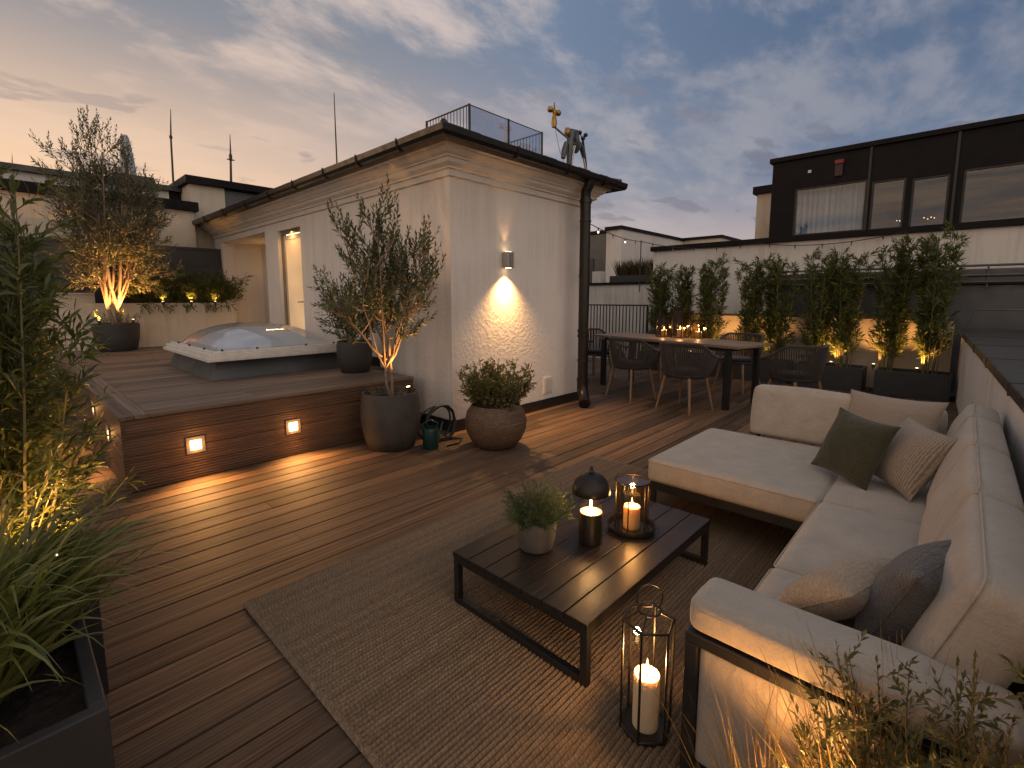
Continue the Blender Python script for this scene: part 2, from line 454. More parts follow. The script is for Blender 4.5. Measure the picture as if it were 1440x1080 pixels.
def pillow(w, h, t, n=22, pinch=.10, seed=0, edge=.0):
    """scatter cushion in its own plane: x width, y height, z thickness; corners drawn out into points"""
    rng = random.Random(seed); ph = [rng.uniform(0, 6.28) for _ in range(8)]
    mb = MB(); top = []; bot = []
    for i in range(n+1):
        for j in range(n+1):
            u = -1+2*i/n; v = -1+2*j/n
            u = math.copysign(1-(1-abs(u))**1.35, u); v = math.copysign(1-(1-abs(v))**1.35, v)
            x = u*w/2*(1-pinch*(1-abs(v)**2.2)*abs(u)**3); y = v*h/2*(1-pinch*(1-abs(u)**2.2)*abs(v)**3)
            prof = max(0., (1-abs(u)**2.4))**.62*max(0., (1-abs(v)**2.4))**.62
            wr = 1+.05*sin(3.1*u+ph[0])*sin(2.7*v+ph[1])+.03*sin(7*u+ph[2]+3*v)*abs(v)+.03*sin(8*v+ph[3])*abs(u)
            z = t/2*prof*wr+edge
            top.append(V((x, y, z))); bot.append(V((x, y, -t/2*prof*(1+.04*sin(4*u+ph[4]))-edge)))
    fs = []
    for i in range(n):
        for j in range(n):
            f = (i*(n+1)+j, (i+1)*(n+1)+j, (i+1)*(n+1)+j+1, i*(n+1)+j+1); fs.append(f)
    mb.add(top, fs); mb.add(bot, [f[::-1] for f in fs])
    if edge > 0:
        k = (n+1)**2; lo_ = [i*(n+1) for i in range(n+1)]+[n*(n+1)+j for j in range(1, n+1)]+[i*(n+1)+n for i in range(n-1, -1, -1)]+[j for j in range(n-1, 0, -1)]
        mb.f += [(a, b_, b_+k, a+k) for a, b_ in zip(lo_, lo_[1:]+lo_[:1])]
    # rim line for the piping
    rim = [top[i*(n+1)] for i in range(n+1)]+[top[n*(n+1)+j] for j in range(1, n+1)]+[top[i*(n+1)+n] for i in range(n-1, -1, -1)]+[top[j] for j in range(n-1, 0, -1)]
    return mb, rim
def frame3(bl, br, tl):
    """matrix whose x runs bl->br, y runs towards tl, centred on the parallelogram"""
    bl, br, tl = V(bl), V(br), V(tl)
    x = (br-bl).normalized(); z = x.cross(tl-bl).normalized(); y = z.cross(x)
    c = (br+tl)/2
    return Matrix(((x.x, y.x, z.x, c.x), (x.y, y.y, z.y, c.y), (x.z, y.z, z.z, c.z), (0, 0, 0, 1)))

# ------------------------------------------------------------------ plants
def perp(t, rng):
    u = t.orthogonal().normalized(); w = t.cross(u); a = rng.uniform(0, 2*pi)
    return u*cos(a)+w*sin(a)
def shoot(rng, p, d, L, seg=6, up=.15, wob=.12):
    p = V(p); d = V(d).normalized(); pts = [p.copy()]
    for i in range(seg):
        d = (d+V((rng.gauss(0, wob), rng.gauss(0, wob), up+rng.gauss(0, wob*.5)))*(1.0/ (seg*.35))*.5).normalized()
        p = p+d*(L/seg); pts.append(p.copy())
    return pts
def along(pts, t):
    k = (len(pts)-1)*max(0, min(.9999, t)); i = int(k); f = k-i
    return pts[i].lerp(pts[i+1], f), (pts[i+1]-pts[i]).normalized()
def leafy(LV, rng, pts, n, L, w, ang=50, start=.1, droop=.12, tip=True):
    ph = rng.uniform(0, 6.28)
    for i in range(n):
        t = start+(1-start)*(i+.5)/n
        p, tg = along(pts, t)
        u = tg.orthogonal().normalized(); wv = tg.cross(u)
        ph += 2.4+rng.gauss(0, .25)
        nn = u*cos(ph)+wv*sin(ph)
        a = R(ang+rng.gauss(0, 11))*(1-.35*t)
        d = (tg*cos(a)+nn*sin(a)).normalized()
        sd = d.cross(tg)
        sd = sd.normalized() if sd.length > 1e-5 else u
        sd = (sd+d.cross(sd)*rng.gauss(0, .3)).normalized()
        k = rng.uniform(.7, 1.15)*(1-.3*t*t)
        LV.leaf(p, d, sd, L*k, w*k, droop*rng.uniform(.2, 1.8))
    if tip:
        p, tg = along(pts, 1); LV.leaf(p, tg, perp(tg, rng), L*.7, w*.7, 0)

def crown_tree(rng, base, fork_z, limbs, centre, rad, nsec, ntw, twl, leaf, trunk_r=.035, lean=(0, 0), wd=None, LV=None, nleaf=13, up=.35, ang=45, tstart=.3, bushlow=0.0):
    """multi-stemmed small tree: limbs to points in an ellipsoid, branches, twigs, leaves"""
    wd = wd or MB(); LV = LV or Leaves()
    base = V(base); centre = V(centre); rad = V(rad)
    fork = base+V((lean[0], lean[1], fork_z-base.z))
    wd.tube([base, base.lerp(fork, .5)+V((rng.gauss(0, .01), rng.gauss(0, .01), 0)), fork], [trunk_r*1.15, trunk_r*.95, trunk_r*.9], 8)
    L, w = leaf
    for i in range(limbs):
        a = 2*pi*(i+rng.uniform(-.3, .3))/limbs
        el = rng.uniform(-.15, .95)
        q = V((cos(a)*math.sqrt(max(0, 1-el*el)), sin(a)*math.sqrt(max(0, 1-el*el)), el))
        tgt = centre+V((q.x*rad.x, q.y*rad.y, q.z*rad.z))*rng.uniform(.6, .8)
        mid = fork.lerp(tgt, .5)+V((q.x*rad.x*.22, q.y*rad.y*.22, -rad.z*.05))
        pts = [fork*(1-t)**2+mid*2*t*(1-t)+tgt*t*t for t in [k/7 for k in range(8)]]
        pts = [p+V((rng.gauss(0, .012), rng.gauss(0, .012), 0)) if 0 < j < 7 else p for j, p in enumerate(pts)]
        wd.tube(pts, [trunk_r*.72*(1-.8*k/7)+.002 for k in range(8)], 6)
        for j in range(nsec):
            t = tstart+(1-tstart)*(j+rng.random())/nsec
            p, tg = along(pts, t)
            out = V(((p.x-centre.x)/rad.x, (p.y-centre.y)/rad.y, (p.z-centre.z)/rad.z))
            d = (out*.7+perp(tg, rng)*.75+tg*.35+V((0, 0, .25))).normalized()
            sl = rad.x*rng.uniform(.35, .75)
            sp = shoot(rng, p, d, sl, 5, up*.6, .25)
            wd.tube(sp, [.006*(1-.7*k/5)+.0012 for k in range(6)], 4, caps=False)
            for k in range(ntw):
                tt = .15+.85*(k+rng.random())/ntw
                p2, t2 = along(sp, tt)
                d2 = (t2*.6+perp(t2, rng)*.7+V((0, 0, .3))).normalized()
                tp = shoot(rng, p2, d2, twl*rng.uniform(.6, 1.25), 4, up, .2)
                wd.tube(tp, [.0022, .0019, .0016, .0013, .001], 3, caps=False)
                leafy(LV, rng, tp, nleaf, L, w, ang)
    return wd, LV

def shoots_plant(rng, base, rad, n, hmin, hmax, leaf, nleaf, spread=.5, wd=None, LV=None, up=.3, ang=50, side=0, sidel=.15, stem_r=.004, droop=.12, start=.12, sleaf=None):
    """many shoots from a soil disc or strip; rad=(rx,ry)"""
    wd = wd or MB(); LV = LV or Leaves(); base = V(base)
    for i in range(n):
        a = rng.uniform(0, 2*pi); r = math.sqrt(rng.random())
        o = V((cos(a)*r*rad[0], sin(a)*r*rad[1], 0))
        d = V((o.x/max(rad[0], .01)*spread+rng.gauss(0, .12), o.y/max(rad[1], .01)*spread+rng.gauss(0, .12), 1))
        H = rng.uniform(hmin, hmax)*(1-.25*r)
        pts = shoot(rng, base+o, d, H, 7, up, .14)
        wd.tube(pts, [stem_r*(1-.8*k/7)+.0006 for k in range(8)], 4, caps=False)
        leafy(LV, rng, pts, nleaf, leaf[0], leaf[1], ang, start, droop)
        for k in range(side):
            t = .2+.75*(k+rng.random())/side
            p, tg = along(pts, t)
            sp = shoot(rng, p, (tg*.5+perp(tg, rng)*.8), sidel*rng.uniform(.6, 1.3)*(1.1-.5*t), 4, up*.5, .2)
            wd.tube(sp, [stem_r*.4, stem_r*.3, stem_r*.25, stem_r*.2, stem_r*.12], 3, caps=False)
            leafy(LV, rng, sp, sleaf or max(4, int(nleaf*.5)), leaf[0], leaf[1], ang, .1, droop)
    return wd, LV

def grass_clump(rng, base, rad, n, L, w, lean=.6, LV=None, bend=1.0, segs=6):
    """arching flat blades in one mesh"""
    mb = LV or MB(); base = V(base)
    for i in range(n):
        a = rng.uniform(0, 2*pi); r = rng.random()
        p = base+V((cos(a)*r*rad[0], sin(a)*r*rad[1], 0))
        az = a+rng.gauss(0, .6); d = V((cos(az)*lean*rng.random(), sin(az)*lean*rng.random(), 1)).normalized()
        ln = L*rng.uniform(.55, 1.1); ww = w*rng.uniform(.7, 1.2); k = bend*rng.uniform(.5, 1.4)
        sd = d.cross(V((0, 0, 1))); sd = sd.normalized() if sd.length > 1e-4 else V((1, 0, 0))
        sd = (sd*cos(1)+sd.cross(d)*sin(rng.uniform(-1, 1))).normalized()
        vs = []; hor = V((cos(az), sin(az), 0))
        for s_ in range(segs+1):
            t = s_/segs
            wt = ww*.5*(1-t**2.2)*(.55+.9*min(1, t*3)) if s_ < segs else .0004
            vs += [p-sd*wt, p+sd*wt]
            d = (d+hor*(.16*k*t)-V((0, 0, .26*k*t*t*1.6))).normalized()
            p = p+d*(ln/segs)
        mb.add(vs, [(2*q, 2*q+1, 2*q+3, 2*q+2) for q in range(segs)])
    return mb

# ------------------------------------------------------------------ lights
def aim(o, d): o.rotation_euler = V(d).to_track_quat('-Z', 'Y').to_euler()
def spot(name, loc, d, power, cone=60, blend=.6, size=.03, col=WARM):
    l = bpy.data.lights.new(name, 'SPOT'); l.energy = power; l.spot_size = R(cone); l.spot_blend = blend
    l.shadow_soft_size = size; l.color = col
    o = bpy.data.objects.new(name, l); COL.objects.link(o); o.location = loc; aim(o, d); return o
def point(name, loc, power, size=.02, col=WARM):
    l = bpy.data.lights.new(name, 'POINT'); l.energy = power; l.shadow_soft_size = size; l.color = col
    o = bpy.data.objects.new(name, l); COL.objects.link(o); o.location = loc; return o
def area(name, loc, d, power, sx, sy, col=WARM, spread=170):
    l = bpy.data.lights.new(name, 'AREA'); l.energy = power; l.shape = 'RECTANGLE'; l.size = sx; l.size_y = sy; l.color = col; l.spread = R(spread)
    o = bpy.data.objects.new(name, l); COL.objects.link(o); o.location = loc; aim(o, d); return o
# ------------------------------------------------------------------ world: dusk sky
w = bpy.data.worlds.new('World'); scene.world = w; w.use_nodes = True
nt = NT(w.node_tree); bg = nt.n['Background']
d = nt.new('ShaderNodeTexCoord').outputs['Generated']
sep = nt.new('ShaderNodeSeparateXYZ'); nt.link(d, sep.inputs[0])
z = nt.math('MAXIMUM', sep.outputs[2], 0.0)
SUN_AZ = R(128)
hor = nt.new('ShaderNodeCombineXYZ'); nt.link(sep.outputs[0], hor.inputs[0]); nt.link(sep.outputs[1], hor.inputs[1])
hn = nt.vmath('NORMALIZE', hor.outputs[0]).outputs[0]
s = nt.vmath('DOT_PRODUCT', hn, (cos(SUN_AZ), sin(SUN_AZ), 0)).outputs['Value']
t = nt.maprange(s, -.75, .95, 0, 1, True)
lowc = nt.ramp(t, [(0, (.42, .345, .33)), (.38, (.58, .42, .36)), (.62, (.80, .48, .31)), (.85, (.93, .53, .28)), (1, (1.0, .55, .27))])
midc = nt.ramp(t, [(0, (.115, .155, .235)), (.35, (.22, .235, .285)), (.65, (.48, .37, .32)), (1, (.74, .505, .335))])
topc = nt.ramp(t, [(0, (.060, .100, .180)), (.4, (.130, .175, .260)), (.75, (.185, .205, .245)), (1, (.195, .205, .235))])
sky = nt.mix(nt.maprange(z, 0.02, .24, 0, 1, True), lowc, midc)
sky = nt.mix(nt.maprange(z, .17, .46, 0, 1, True), sky, topc)
nish = nt.new('ShaderNodeTexSky', sky_type='NISHITA', sun_disc=False)
nish.sun_elevation = R(1.5); nish.sun_rotation = R(90)-SUN_AZ; nish.altitude = 100
nsc = nt.mix(1.0, nish.outputs[0], (.06, .06, .06), 'MULTIPLY')
sky = nt.mix(.07, sky, nsc)
back_fill = nt.vmath('DOT_PRODUCT', hn, (-.729, -.684, 0)).outputs['Value']  # added bright patch in the unseen sky behind the camera, lightens the walls
back_fill = nt.math('MULTIPLY', nt.maprange(back_fill, -.05, .75, 0.0, 1.0, True), nt.maprange(nt.vmath('DOT_PRODUCT', hn, (-1, 0, 0)).outputs['Value'], .90, .98, 1.0, .25))
# clouds: a flat layer seen in perspective
den = nt.math('ADD', z, .16)
comb = nt.new('ShaderNodeCombineXYZ')
nt.link(nt.math('DIVIDE', sep.outputs[0], den), comb.inputs[0]); nt.link(nt.math('DIVIDE', sep.outputs[1], den), comb.inputs[1])
rot = nt.new('ShaderNodeMapping'); rot.inputs['Rotation'].default_value = (0, 0, R(-35)); rot.inputs['Scale'].default_value = (.8, 1.35, 1)
nt.link(comb.outputs[0], rot.inputs[0])
c1 = nt.noise(rot.outputs[0], 1.7, 9, .60, .25)
c2 = nt.noise(rot.outputs[0], 4.6, 8, .62, .2)
cf = nt.math('ADD', nt.math('MULTIPLY', c1, .74), nt.math('MULTIPLY', c2, .26))
cov = nt.maprange(cf, .45, .62, 0, 1, True)
cov = nt.math('MULTIPLY', cov, nt.math('MAXIMUM', nt.maprange(z, .24, .46, .18, 1, True), nt.maprange(t, .30, .75, .75, 0)))
ccol = nt.ramp(t, [(0, (.25, .25, .28)), (.35, (.40, .36, .35)), (.65, (.68, .51, .42)), (1, (.86, .60, .42))])
ccol = nt.mix(nt.maprange(z, .3, .75), ccol, (.48, .425, .41))
sky = nt.mix(nt.math('MULTIPLY', cov, .68), sky, ccol)
# darker, low streaks of cloud in front
c3 = nt.noise(nt.scaled(rot.outputs[0], (1.0, .75, 1)), 3.1, 7, .55, .3)
west = nt.vmath('DOT_PRODUCT', hn, (-1, 0, 0)).outputs['Value']
c3 = nt.math('ADD', c3, nt.maprange(west, .3, .75, 0, .03))
dk = nt.maprange(c3, .575, .64, 0, 1, True)
dk = nt.math('MULTIPLY', dk, nt.math('MULTIPLY', nt.maprange(z, .03, .10, 0, 1), nt.maprange(z, .25, .5, 1, .25)))
dcol = nt.ramp(t, [(0, (.10, .115, .17)), (.5, (.23, .20, .21)), (1, (.30, .24, .225))])
sky = nt.mix(nt.math('MULTIPLY', dk, .62), sky, dcol)
band = nt.new('ShaderNodeCombineXYZ')
nt.link(nt.math('MULTIPLY', sep.outputs[1], 2.2), band.inputs[0]); nt.link(nt.math('MULTIPLY', sep.outputs[2], 19.0), band.inputs[1])
bn = nt.maprange(nt.noise(band.outputs[0], 1.15, 6, .6, .6), .42, .60, 0, 1, True)
bn = nt.math('MULTIPLY', bn, nt.maprange(west, .72, .93, 0, .85, True))
sky = nt.mix(bn, sky, (.17, .185, .225))
sky = nt.mix(back_fill, sky, nt.mix(nt.maprange(z, .0, .8), (.82, .655, .53), (.52, .475, .45)))
nt.link(sky, bg.inputs['Color']); bg.inputs['Strength'].default_value = 1.0
scene.view_settings.exposure = .45

sl = bpy.data.lights.new('sun', 'SUN'); sl.energy = .22; sl.angle = R(25); sl.color = (1, .62, .36)
so = bpy.data.objects.new('sun', sl); COL.objects.link(so)
aim(so, (-cos(SUN_AZ)*cos(R(6)), -sin(SUN_AZ)*cos(R(6)), -sin(R(6))))

# ------------------------------------------------------------------ camera
cam = bpy.data.cameras.new('camera'); co = bpy.data.objects.new('camera', cam); COL.objects.link(co)
YAW = R(43.2); PIT = R(7)
fw = V((cos(YAW), sin(YAW), 0)); rt = V((sin(YAW), -cos(YAW), 0)); up = V((0, 0, 1))
dv = fw*cos(PIT)-up*sin(PIT); uv = fw*sin(PIT)+up*cos(PIT)
mtx = Matrix((rt, uv, -dv)).transposed().to_4x4(); mtx.translation = (0, 0, 1.45)
co.matrix_world = mtx
cam.sensor_width = 36; cam.lens = 676/1440*36; cam.shift_y = -37/1440
cam.clip_start = .02; cam.clip_end = 2000
scene.camera = co

# ------------------------------------------------------------------ setting: ground, slab, deck
struct(MB().box((-600, -600, -15.2), (600, 600, -15)).build('ground', 'ground'))
struct(MB().box((-3.2, -3.0, -15), (10.25, 13.2, -.03)).build('terrace_slab', 'fence'))
rng = random.Random(5)
mb = MB(); y = 2.055-.15*28
while y < 11.4:
    x = -3.0-rng.uniform(0, 2.5)
    while x < 9.72:
        x2 = min(9.72, x+rng.choice((3.0, 3.6, 4.2)))
        if 9.72-x2 < .4: x2 = 9.72
        a, b_ = y+.0045, y+.1455; c = .0028; dz = rng.uniform(-.0006, .0006)
        if not (x > 3.35 and x2 < 5.7 and y > 4.1):
            vs = []
            for xx in (x+.001, x2-.001):
                vs += [(xx, a, -.024), (xx, a, -c+dz), (xx, a+c, dz), (xx, b_-c, dz), (xx, b_, -c+dz), (xx, b_, -.024)]
            mb.add(vs, [(0, 1, 7, 6), (1, 2, 8, 7), (2, 3, 9, 8), (3, 4, 10, 9), (4, 5, 11, 10), (5, 4, 3, 2, 1, 0), (6, 7, 8, 9, 10, 11)])
        x = x2
    y += .15
struct(mb.build('deck_floor', 'deck'))

# ------------------------------------------------------------------ raised platform with step lights
PX0, PX1, PY0, PY1, PZ = .545, 3.12, 4.45, 10.70, .585
plat = thing('wooden_platform', 'raised hardwood deck platform with square step lights carrying the skylight', 'platform', ((PX0+PX1)/2, (PY0+PY1)/2, 0))
MB().box((PX0+.03, PY0+.03, .002), (PX1-.01, PY1-.01, PZ-.03)).build('core', 'black', plat)
mb = MB(); y = PY0+.012; first = True
for k in range(43):
    y1 = y+.139
    xs = [PX0+.17, 1.72+.25*sin(k*1.7), PX1] if k % 2 else [PX0+.17, PX1]
    if k < 4: xs = [PX0+.17, 1.52, PX1]
    for a, b_ in zip(xs, xs[1:]): mb.box((a+.0012, y, PZ-.028), (b_-.0012, min(y1, PY1), PZ))
    y = y1+.006
    if y > PY1-.05: break
mb.box((PX1+.004, 5.3, PZ-.028), (3.274, PY1, PZ))
mb.build('top_boards', 'plat_x', plat, .002)
mb = MB().box((PX0-.012, PY0-.012, PZ-.028), (PX0+.078, PY1, PZ+.001)).box((PX0+.082, PY0-.012, PZ-.028), (PX0+.168, PY1, PZ+.001))
mb.build('border_boards', 'plat_y', plat, .002)
mb = MB().box((PX0+.17, PY0-.012, PZ-.028), (PX1, PY0+.010, PZ+.001)); mb.build('front_edge_board', 'plat_x', plat, .002)
mb = MB(); zz = .004
for k in range(4):
    mb.box((PX0, PY0, zz), (PX1, PY0+.028, zz+.134)); zz += .138
mb.build('front_cladding', 'clad_x', plat, .0025)
mb = MB(); zz = .004
for k in range(4):
    mb.box((PX0-.0005, PY0+.030, zz), (PX0+.028, PY1, zz+.134)); zz += .138
mb.build('side_cladding', 'clad_y', plat, .0025)
MB().box((PX0-.006, PY0-.006, .002), (PX0+.022, PY0+.024, PZ-.029)).build('corner_post', 'clad_x', plat, .002)
def step_light(x, y, z, face):
    n = V((0, -1, 0)) if face == 'f' else V((-1, 0, 0)); tx = V((1, 0, 0)) if face == 'f' else V((0, -1, 0))
    m = Matrix(((tx.x, n.x, 0, x), (tx.y, n.y, 0, y), (0, 0, 1, z), (0, 0, 0, 1)))
    fr = MB(); o, i = .066, .040
    for lo, hi in (((-o, 0, -o), (o, .012, -i)), ((-o, 0, i), (o, .012, o)), ((-o, 0, -i), (-i, .012, i)), ((i, 0, -i), (o, .012, i))): fr.box(lo, hi, m)
    f = fr.build('step_light', 'bezel', plat, .0015)
    MB().box((-i, .0, -i), (i, .006, i), m).build('lens', 'lens', f)
    p = V((x, y, z))+n*.03
    spot('step_light_beam', p, n*.72+V((0, 0, -.70)), 36 if face == 'f' else 18, 130, .9, .035, WARMER)
    point('step_light_spill', V((x, y, z))+n*.06, .75 if face == 'f' else .4, .03, WARMER)
step_light(.999, PY0, .279, 'f'); step_light(1.776, PY0, .276, 'f')
step_light(PX0, 5.106, .335, 's'); step_light(PX0, 5.95, .42, 's')

# ------------------------------------------------------------------ roof-light dome
sk = thing('skylight_dome', 'white framed acrylic skylight dome on a grey curb set in the platform', 'skylight', (2.22, 6.65, PZ))
MB().frustum((1.47, 5.72), (2.97, 7.58), PZ+.001, (1.56, 5.81), (2.88, 7.49), .79).build('curb', 'greymetal', sk, .004)
mb = MB().box((1.44, 5.66, .79), (3.0, 7.64, .828)).box((1.47, 5.69, .828), (2.97, 7.61, .868)).box((1.51, 5.73, .868), (2.93, 7.57, .893))
mb.build('frame', 'frameplastic', sk, .006)
def dome(x0, y0, x1, y1, zb, h, n=28, p=2.3):
    mb = MB(); vs = []
    for i in range(n+1):
        for j in range(n+1):
            u = -1+2*i/n; v = -1+2*j/n
            rr = (abs(u)**4.5+abs(v)**4.5)**(1/4.5); zz = h*max(0., 1-min(1, rr)**p)**.72
            vs.append(((x0+x1)/2+u*(x1-x0)/2, (y0+y1)/2+v*(y1-y0)/2, zb+zz))
    return mb.add(vs, [(i*(n+1)+j, (i+1)*(n+1)+j, (i+1)*(n+1)+j+1, i*(n+1)+j+1) for i in range(n) for j in range(n)])
dome(1.68, 5.95, 2.76, 7.35, .894, .20).build('inner_dome', 'opal', sk, smooth=180)
dome(1.545, 5.765, 2.895, 7.535, .895, .255).build('outer_dome', 'dome_outer', sk, smooth=180)
mb = MB()
for x, y in [(1.6, 5.745), (1.95, 5.745), (2.5, 5.745), (2.85, 5.745), (1.525, 6.1), (1.525, 6.7), (1.525, 7.2)]:
    MB().lathe([(.012, 0), (.012, .018), (0, .022)], (x, y, .893), 10).build('fixing_screw', 'black', sk)

# ------------------------------------------------------------------ rendered stair house
HX0, HX1, HY0, HY1 = 3.29, 5.74, 3.97, 11.80
hs = thing('stair_house', 'white rendered rooftop stair house with moulded cornice, slate roof and lit door', 'building', (4.5, 7.9, 0))
mb = MB(); T = .22
mb.box((HX0, HY0, -.02), (HX0+T, 7.56, 2.76)).box((HX0, 7.56, 2.56), (HX0+T, 8.43, 2.76)).box((HX0, 8.43, -.02), (HX0+T, 8.98, 2.76))
mb.box((HX0, 8.98, 2.60), (HX0+T, 11.3, 2.76)).box((HX0, 11.3, -.02), (HX0+T, HY1, 2.76))
mb.box((HX0+T, HY0, -.02), (HX1-T, HY0+T, 2.76)).box((HX1-T, HY0, -.02), (HX1, HY1, 2.76)).box((HX0+T, HY1-T, -.02), (HX1-T, HY1, 2.76))
mb.box((HX0+T, 8.66, -.02), (HX0+T+.75, 8.96, 2.60)).box((HX0+T+.55, 8.96, -.02), (HX0+T+.75, 11.32, 2.60)).box((HX0+T, 11.32, -.02), (HX0+T+.75, 11.5, 2.60))
mb.box((HX0+T, 8.66, 2.602), (HX0+T+.75, 11.5, 2.72))
mb.build('wall', 'stucco', hs)
MB().ringsweep([(-.1, 2.70), (.030, 2.70), (.030, 2.765), (.055, 2.765), (.055, 2.785), (.105, 2.815), (.105, 2.855), (.13, 2.855), (.13, 2.872), (.165, 2.885), (.195, 2.915), (.20, 2.935), (.245, 2.935), (.245, 2.995), (-.1, 2.995)], HX0, HY0, HX1, HY1).build('cornice', 'trim', hs, .003)
MB().ringsweep([(-.1, 2.997), (.30, 2.997), (.30, 3.03), (-.1, 3.03)], HX0, HY0, HX1, HY1).build('soffit', 'gutter', hs)
g = MB().ringsweep([(.305, 3.035), (.302, 2.985), (.315, 2.955), (.345, 2.938), (.38, 2.945), (.402, 2.975), (.408, 3.03), (.400, 3.034), (.394, 2.98), (.372, 2.957), (.345, 2.95), (.322, 2.965), (.313, 3.03)], HX0, HY0, HX1, HY1).build('gutter', 'gutter', hs)
PB = [(.30, 3.035), (.300, 2.975), (.345, 2.929), (.395, 2.945), (.414, 3.0), (.41, 3.042)]
for x in (3.9, 4.8, 5.6): MB().tube([(x, HY0-o_, z_) for o_, z_ in PB], .009, 6).build('gutter_bracket', 'bronze', g)
for y in (4.3, 5.1, 5.9, 6.8, 7.7, 8.7, 9.8, 10.9): MB().tube([(HX0-o_, y, z_) for o_, z_ in PB], .009, 6).build('gutter_bracket', 'bronze', g)
# hipped slate roof as overlapping courses of slates
rx0, rx1, ry0, ry1 = HX0-.34, HX1+.34, HY0-.34, HY1+.34
half = (rx1-rx0)/2; SL = .22
rf = MB(); rng = random.Random(8); nc = 9
def roofpt(side, a, b_):
    # a along the eave (0..len), b inward distance
    zt = 3.045+b_*SL
    return {0: (rx0+a, ry0+b_, zt), 1: (rx1-b_, ry0+a, zt), 2: (rx1-a, ry1-b_, zt), 3: (rx0+b_, ry1-a, zt)}[side]
for side in range(4):
    ln = (rx1-rx0) if side in (0, 2) else (ry1-ry0)
    for k in range(nc):
        b0 = half*k/nc; b1 = half*(k+1)/nc+.03
        a = b0
        while a < ln-b0-.02:
            a2 = min(ln-b0, a+rng.uniform(.22, .27)); lift = rng.uniform(.010, .022)
            q = [roofpt(side, a+.002, b0-.01), roofpt(side, a2-.002, b0-.01), roofpt(side, min(a2, ln-b1) if a2 > ln-b1 else a2, min(b1, half)), roofpt(side, max(a, b1), min(b1, half))]
            top = [(q[0][0], q[0][1], q[0][2]+lift), (q[1][0], q[1][1], q[1][2]+lift), (q[2][0], q[2][1], q[2][2]+.004), (q[3][0], q[3][1], q[3][2]+.004)]
            rf.add(top+[q[0], q[1]], [(0, 1, 2, 3), (0, 4, 5, 1)])
            a = a2
rf.build('roof', 'slate', hs)
mb = MB(); apex = V(((rx0+rx1)/2, ry0+half, 3.06+half*SL)); ap2 = V(((rx0+rx1)/2, ry1-half, 3.06+half*SL))
for a, b_ in ((V((rx0, ry0, 3.06)), apex), (V((rx1, ry0, 3.06)), apex), (V((rx0, ry1, 3.06)), ap2), (V((rx1, ry1, 3.06)), ap2), (apex, ap2)):
    mb.tube([a.lerp(b_, t) for t in (0, .25, .5, .75, 1)], .032, 8)
mb.build('ridge_tiles', 'slate', hs, smooth=60)
mb = MB().box((HX0-.012, HY0-.012, .001), (HX0, PY0-.01, .13)).box((HX0, HY0-.012, .001), (HX1+.012, HY0, .13)).box((HX1, HY0, .001), (HX1+.012, 9, .13))
mb.box((HX0-.012, PY0-.01, .001), (HX0, 7.54, .13)).box((HX0-.010, 5.4, PZ+.002), (HX0-.0005, 7.54, PZ+.12))
mb.build('plinth_flashing', 'zinc', hs, .003)
# downpipe with shoe
dp = MB(); px, py = 5.345, HY0-.262
dp.tube([(px, py-.06, 2.965), (px, py-.05, 2.90), (px, py, 2.82), (px, py, 2.70)], .066, 14)
dp.tube([(px, py, 2.74), (px, py, .30)], .070, 16)
dp.tube([(px, py, .34), (px, py, .24), (px-.02, py-.03, .17), (px-.07, py-.08, .10), (px-.13, py-.13, .062)], .076, 14)
for zz in (2.70, 1.02, .96, .36): dp.tube([(px, py, zz-.022), (px, py, zz+.022)], .080, 16)
dp.build('downpipe', 'gutter', hs, smooth=50)
for zz in (2.45, 1.75, .62): MB().tube([(px+.32, HY0-.002, zz), (px+.03, py+.02, zz)], .008, 6).tube([(px, py, zz-.012), (px, py, zz+.012)], .077, 16).build('pipe_clamp', 'bronze', hs)
# door
fr = MB().box((HX0+.05, 7.56, PZ), (HX0+.13, 7.63, 2.56)).box((HX0+.05, 8.36, PZ), (HX0+.13, 8.43, 2.56)).box((HX0+.05, 7.63, 2.49), (HX0+.13, 8.36, 2.56))
dfr = fr.build('door_frame', simple('door_frame_taupe', (.20, .165, .125), .45), hs, .004)
m, n2, b2 = newmat('frosted_door_panel'); b2.inputs['Base Color'].default_value = (.70, .56, .38, 1); b2.inputs['Roughness'].default_value = .3
b2.inputs['Emission Color'].default_value = (1, .60, .28, 1)  # interior glow put into the panel as emission, no lamp behind the door
n2.link(n2.math('MULTIPLY', n2.maprange(n2.noise(n2.obj(), 1.1, 2), .3, .7, .6, 1.2), .34), b2.inputs['Emission Strength'])
dr = MB().box((HX0+.075, 7.635, PZ+.01), (HX0+.105, 8.355, 2.485)).build('door', m, hs)
mb = MB().box((HX0+.066, 7.64, PZ+.01), (HX0+.074, 7.70, 2.48)).box((HX0+.066, 8.29, PZ+.01), (HX0+.074, 8.35, 2.48)).box((HX0+.066, 7.70, 2.41), (HX0+.074, 8.29, 2.48)).box((HX0+.066, 7.70, PZ+.01), (HX0+.074, 8.29, PZ+.13))
mb.build('stile', 'cream', dr)
mb = MB().box((HX0+.058, 7.655, 1.28), (HX0+.066, 7.685, 1.50)).tube([(HX0+.06, 7.67, 1.40), (HX0+.015, 7.67, 1.40), (HX0+.013, 7.70, 1.40), (HX0+.013, 7.80, 1.395)], .009, 8)
mb.build('handle', 'alu', dr)
mb = MB().box((HX0+.068, 7.75, 2.475), (HX0+.0745, 8.24, 2.488)); mb.build('door_light', 'lens_soft', hs)
area('door_downlight', (HX0-.0, 8.0, 2.53), (-.15, 0, -1), 4, .05, .5)
spot('niche_uplight', (HX0+T+.25, 10.25, 1.25), (.5, .1, -.6), 14, 120, .8, .04)
spot('niche_uplight', (HX0+T+.3, 10.25, 1.2), (.6, .15, .8), 14, 120, .8, .04)
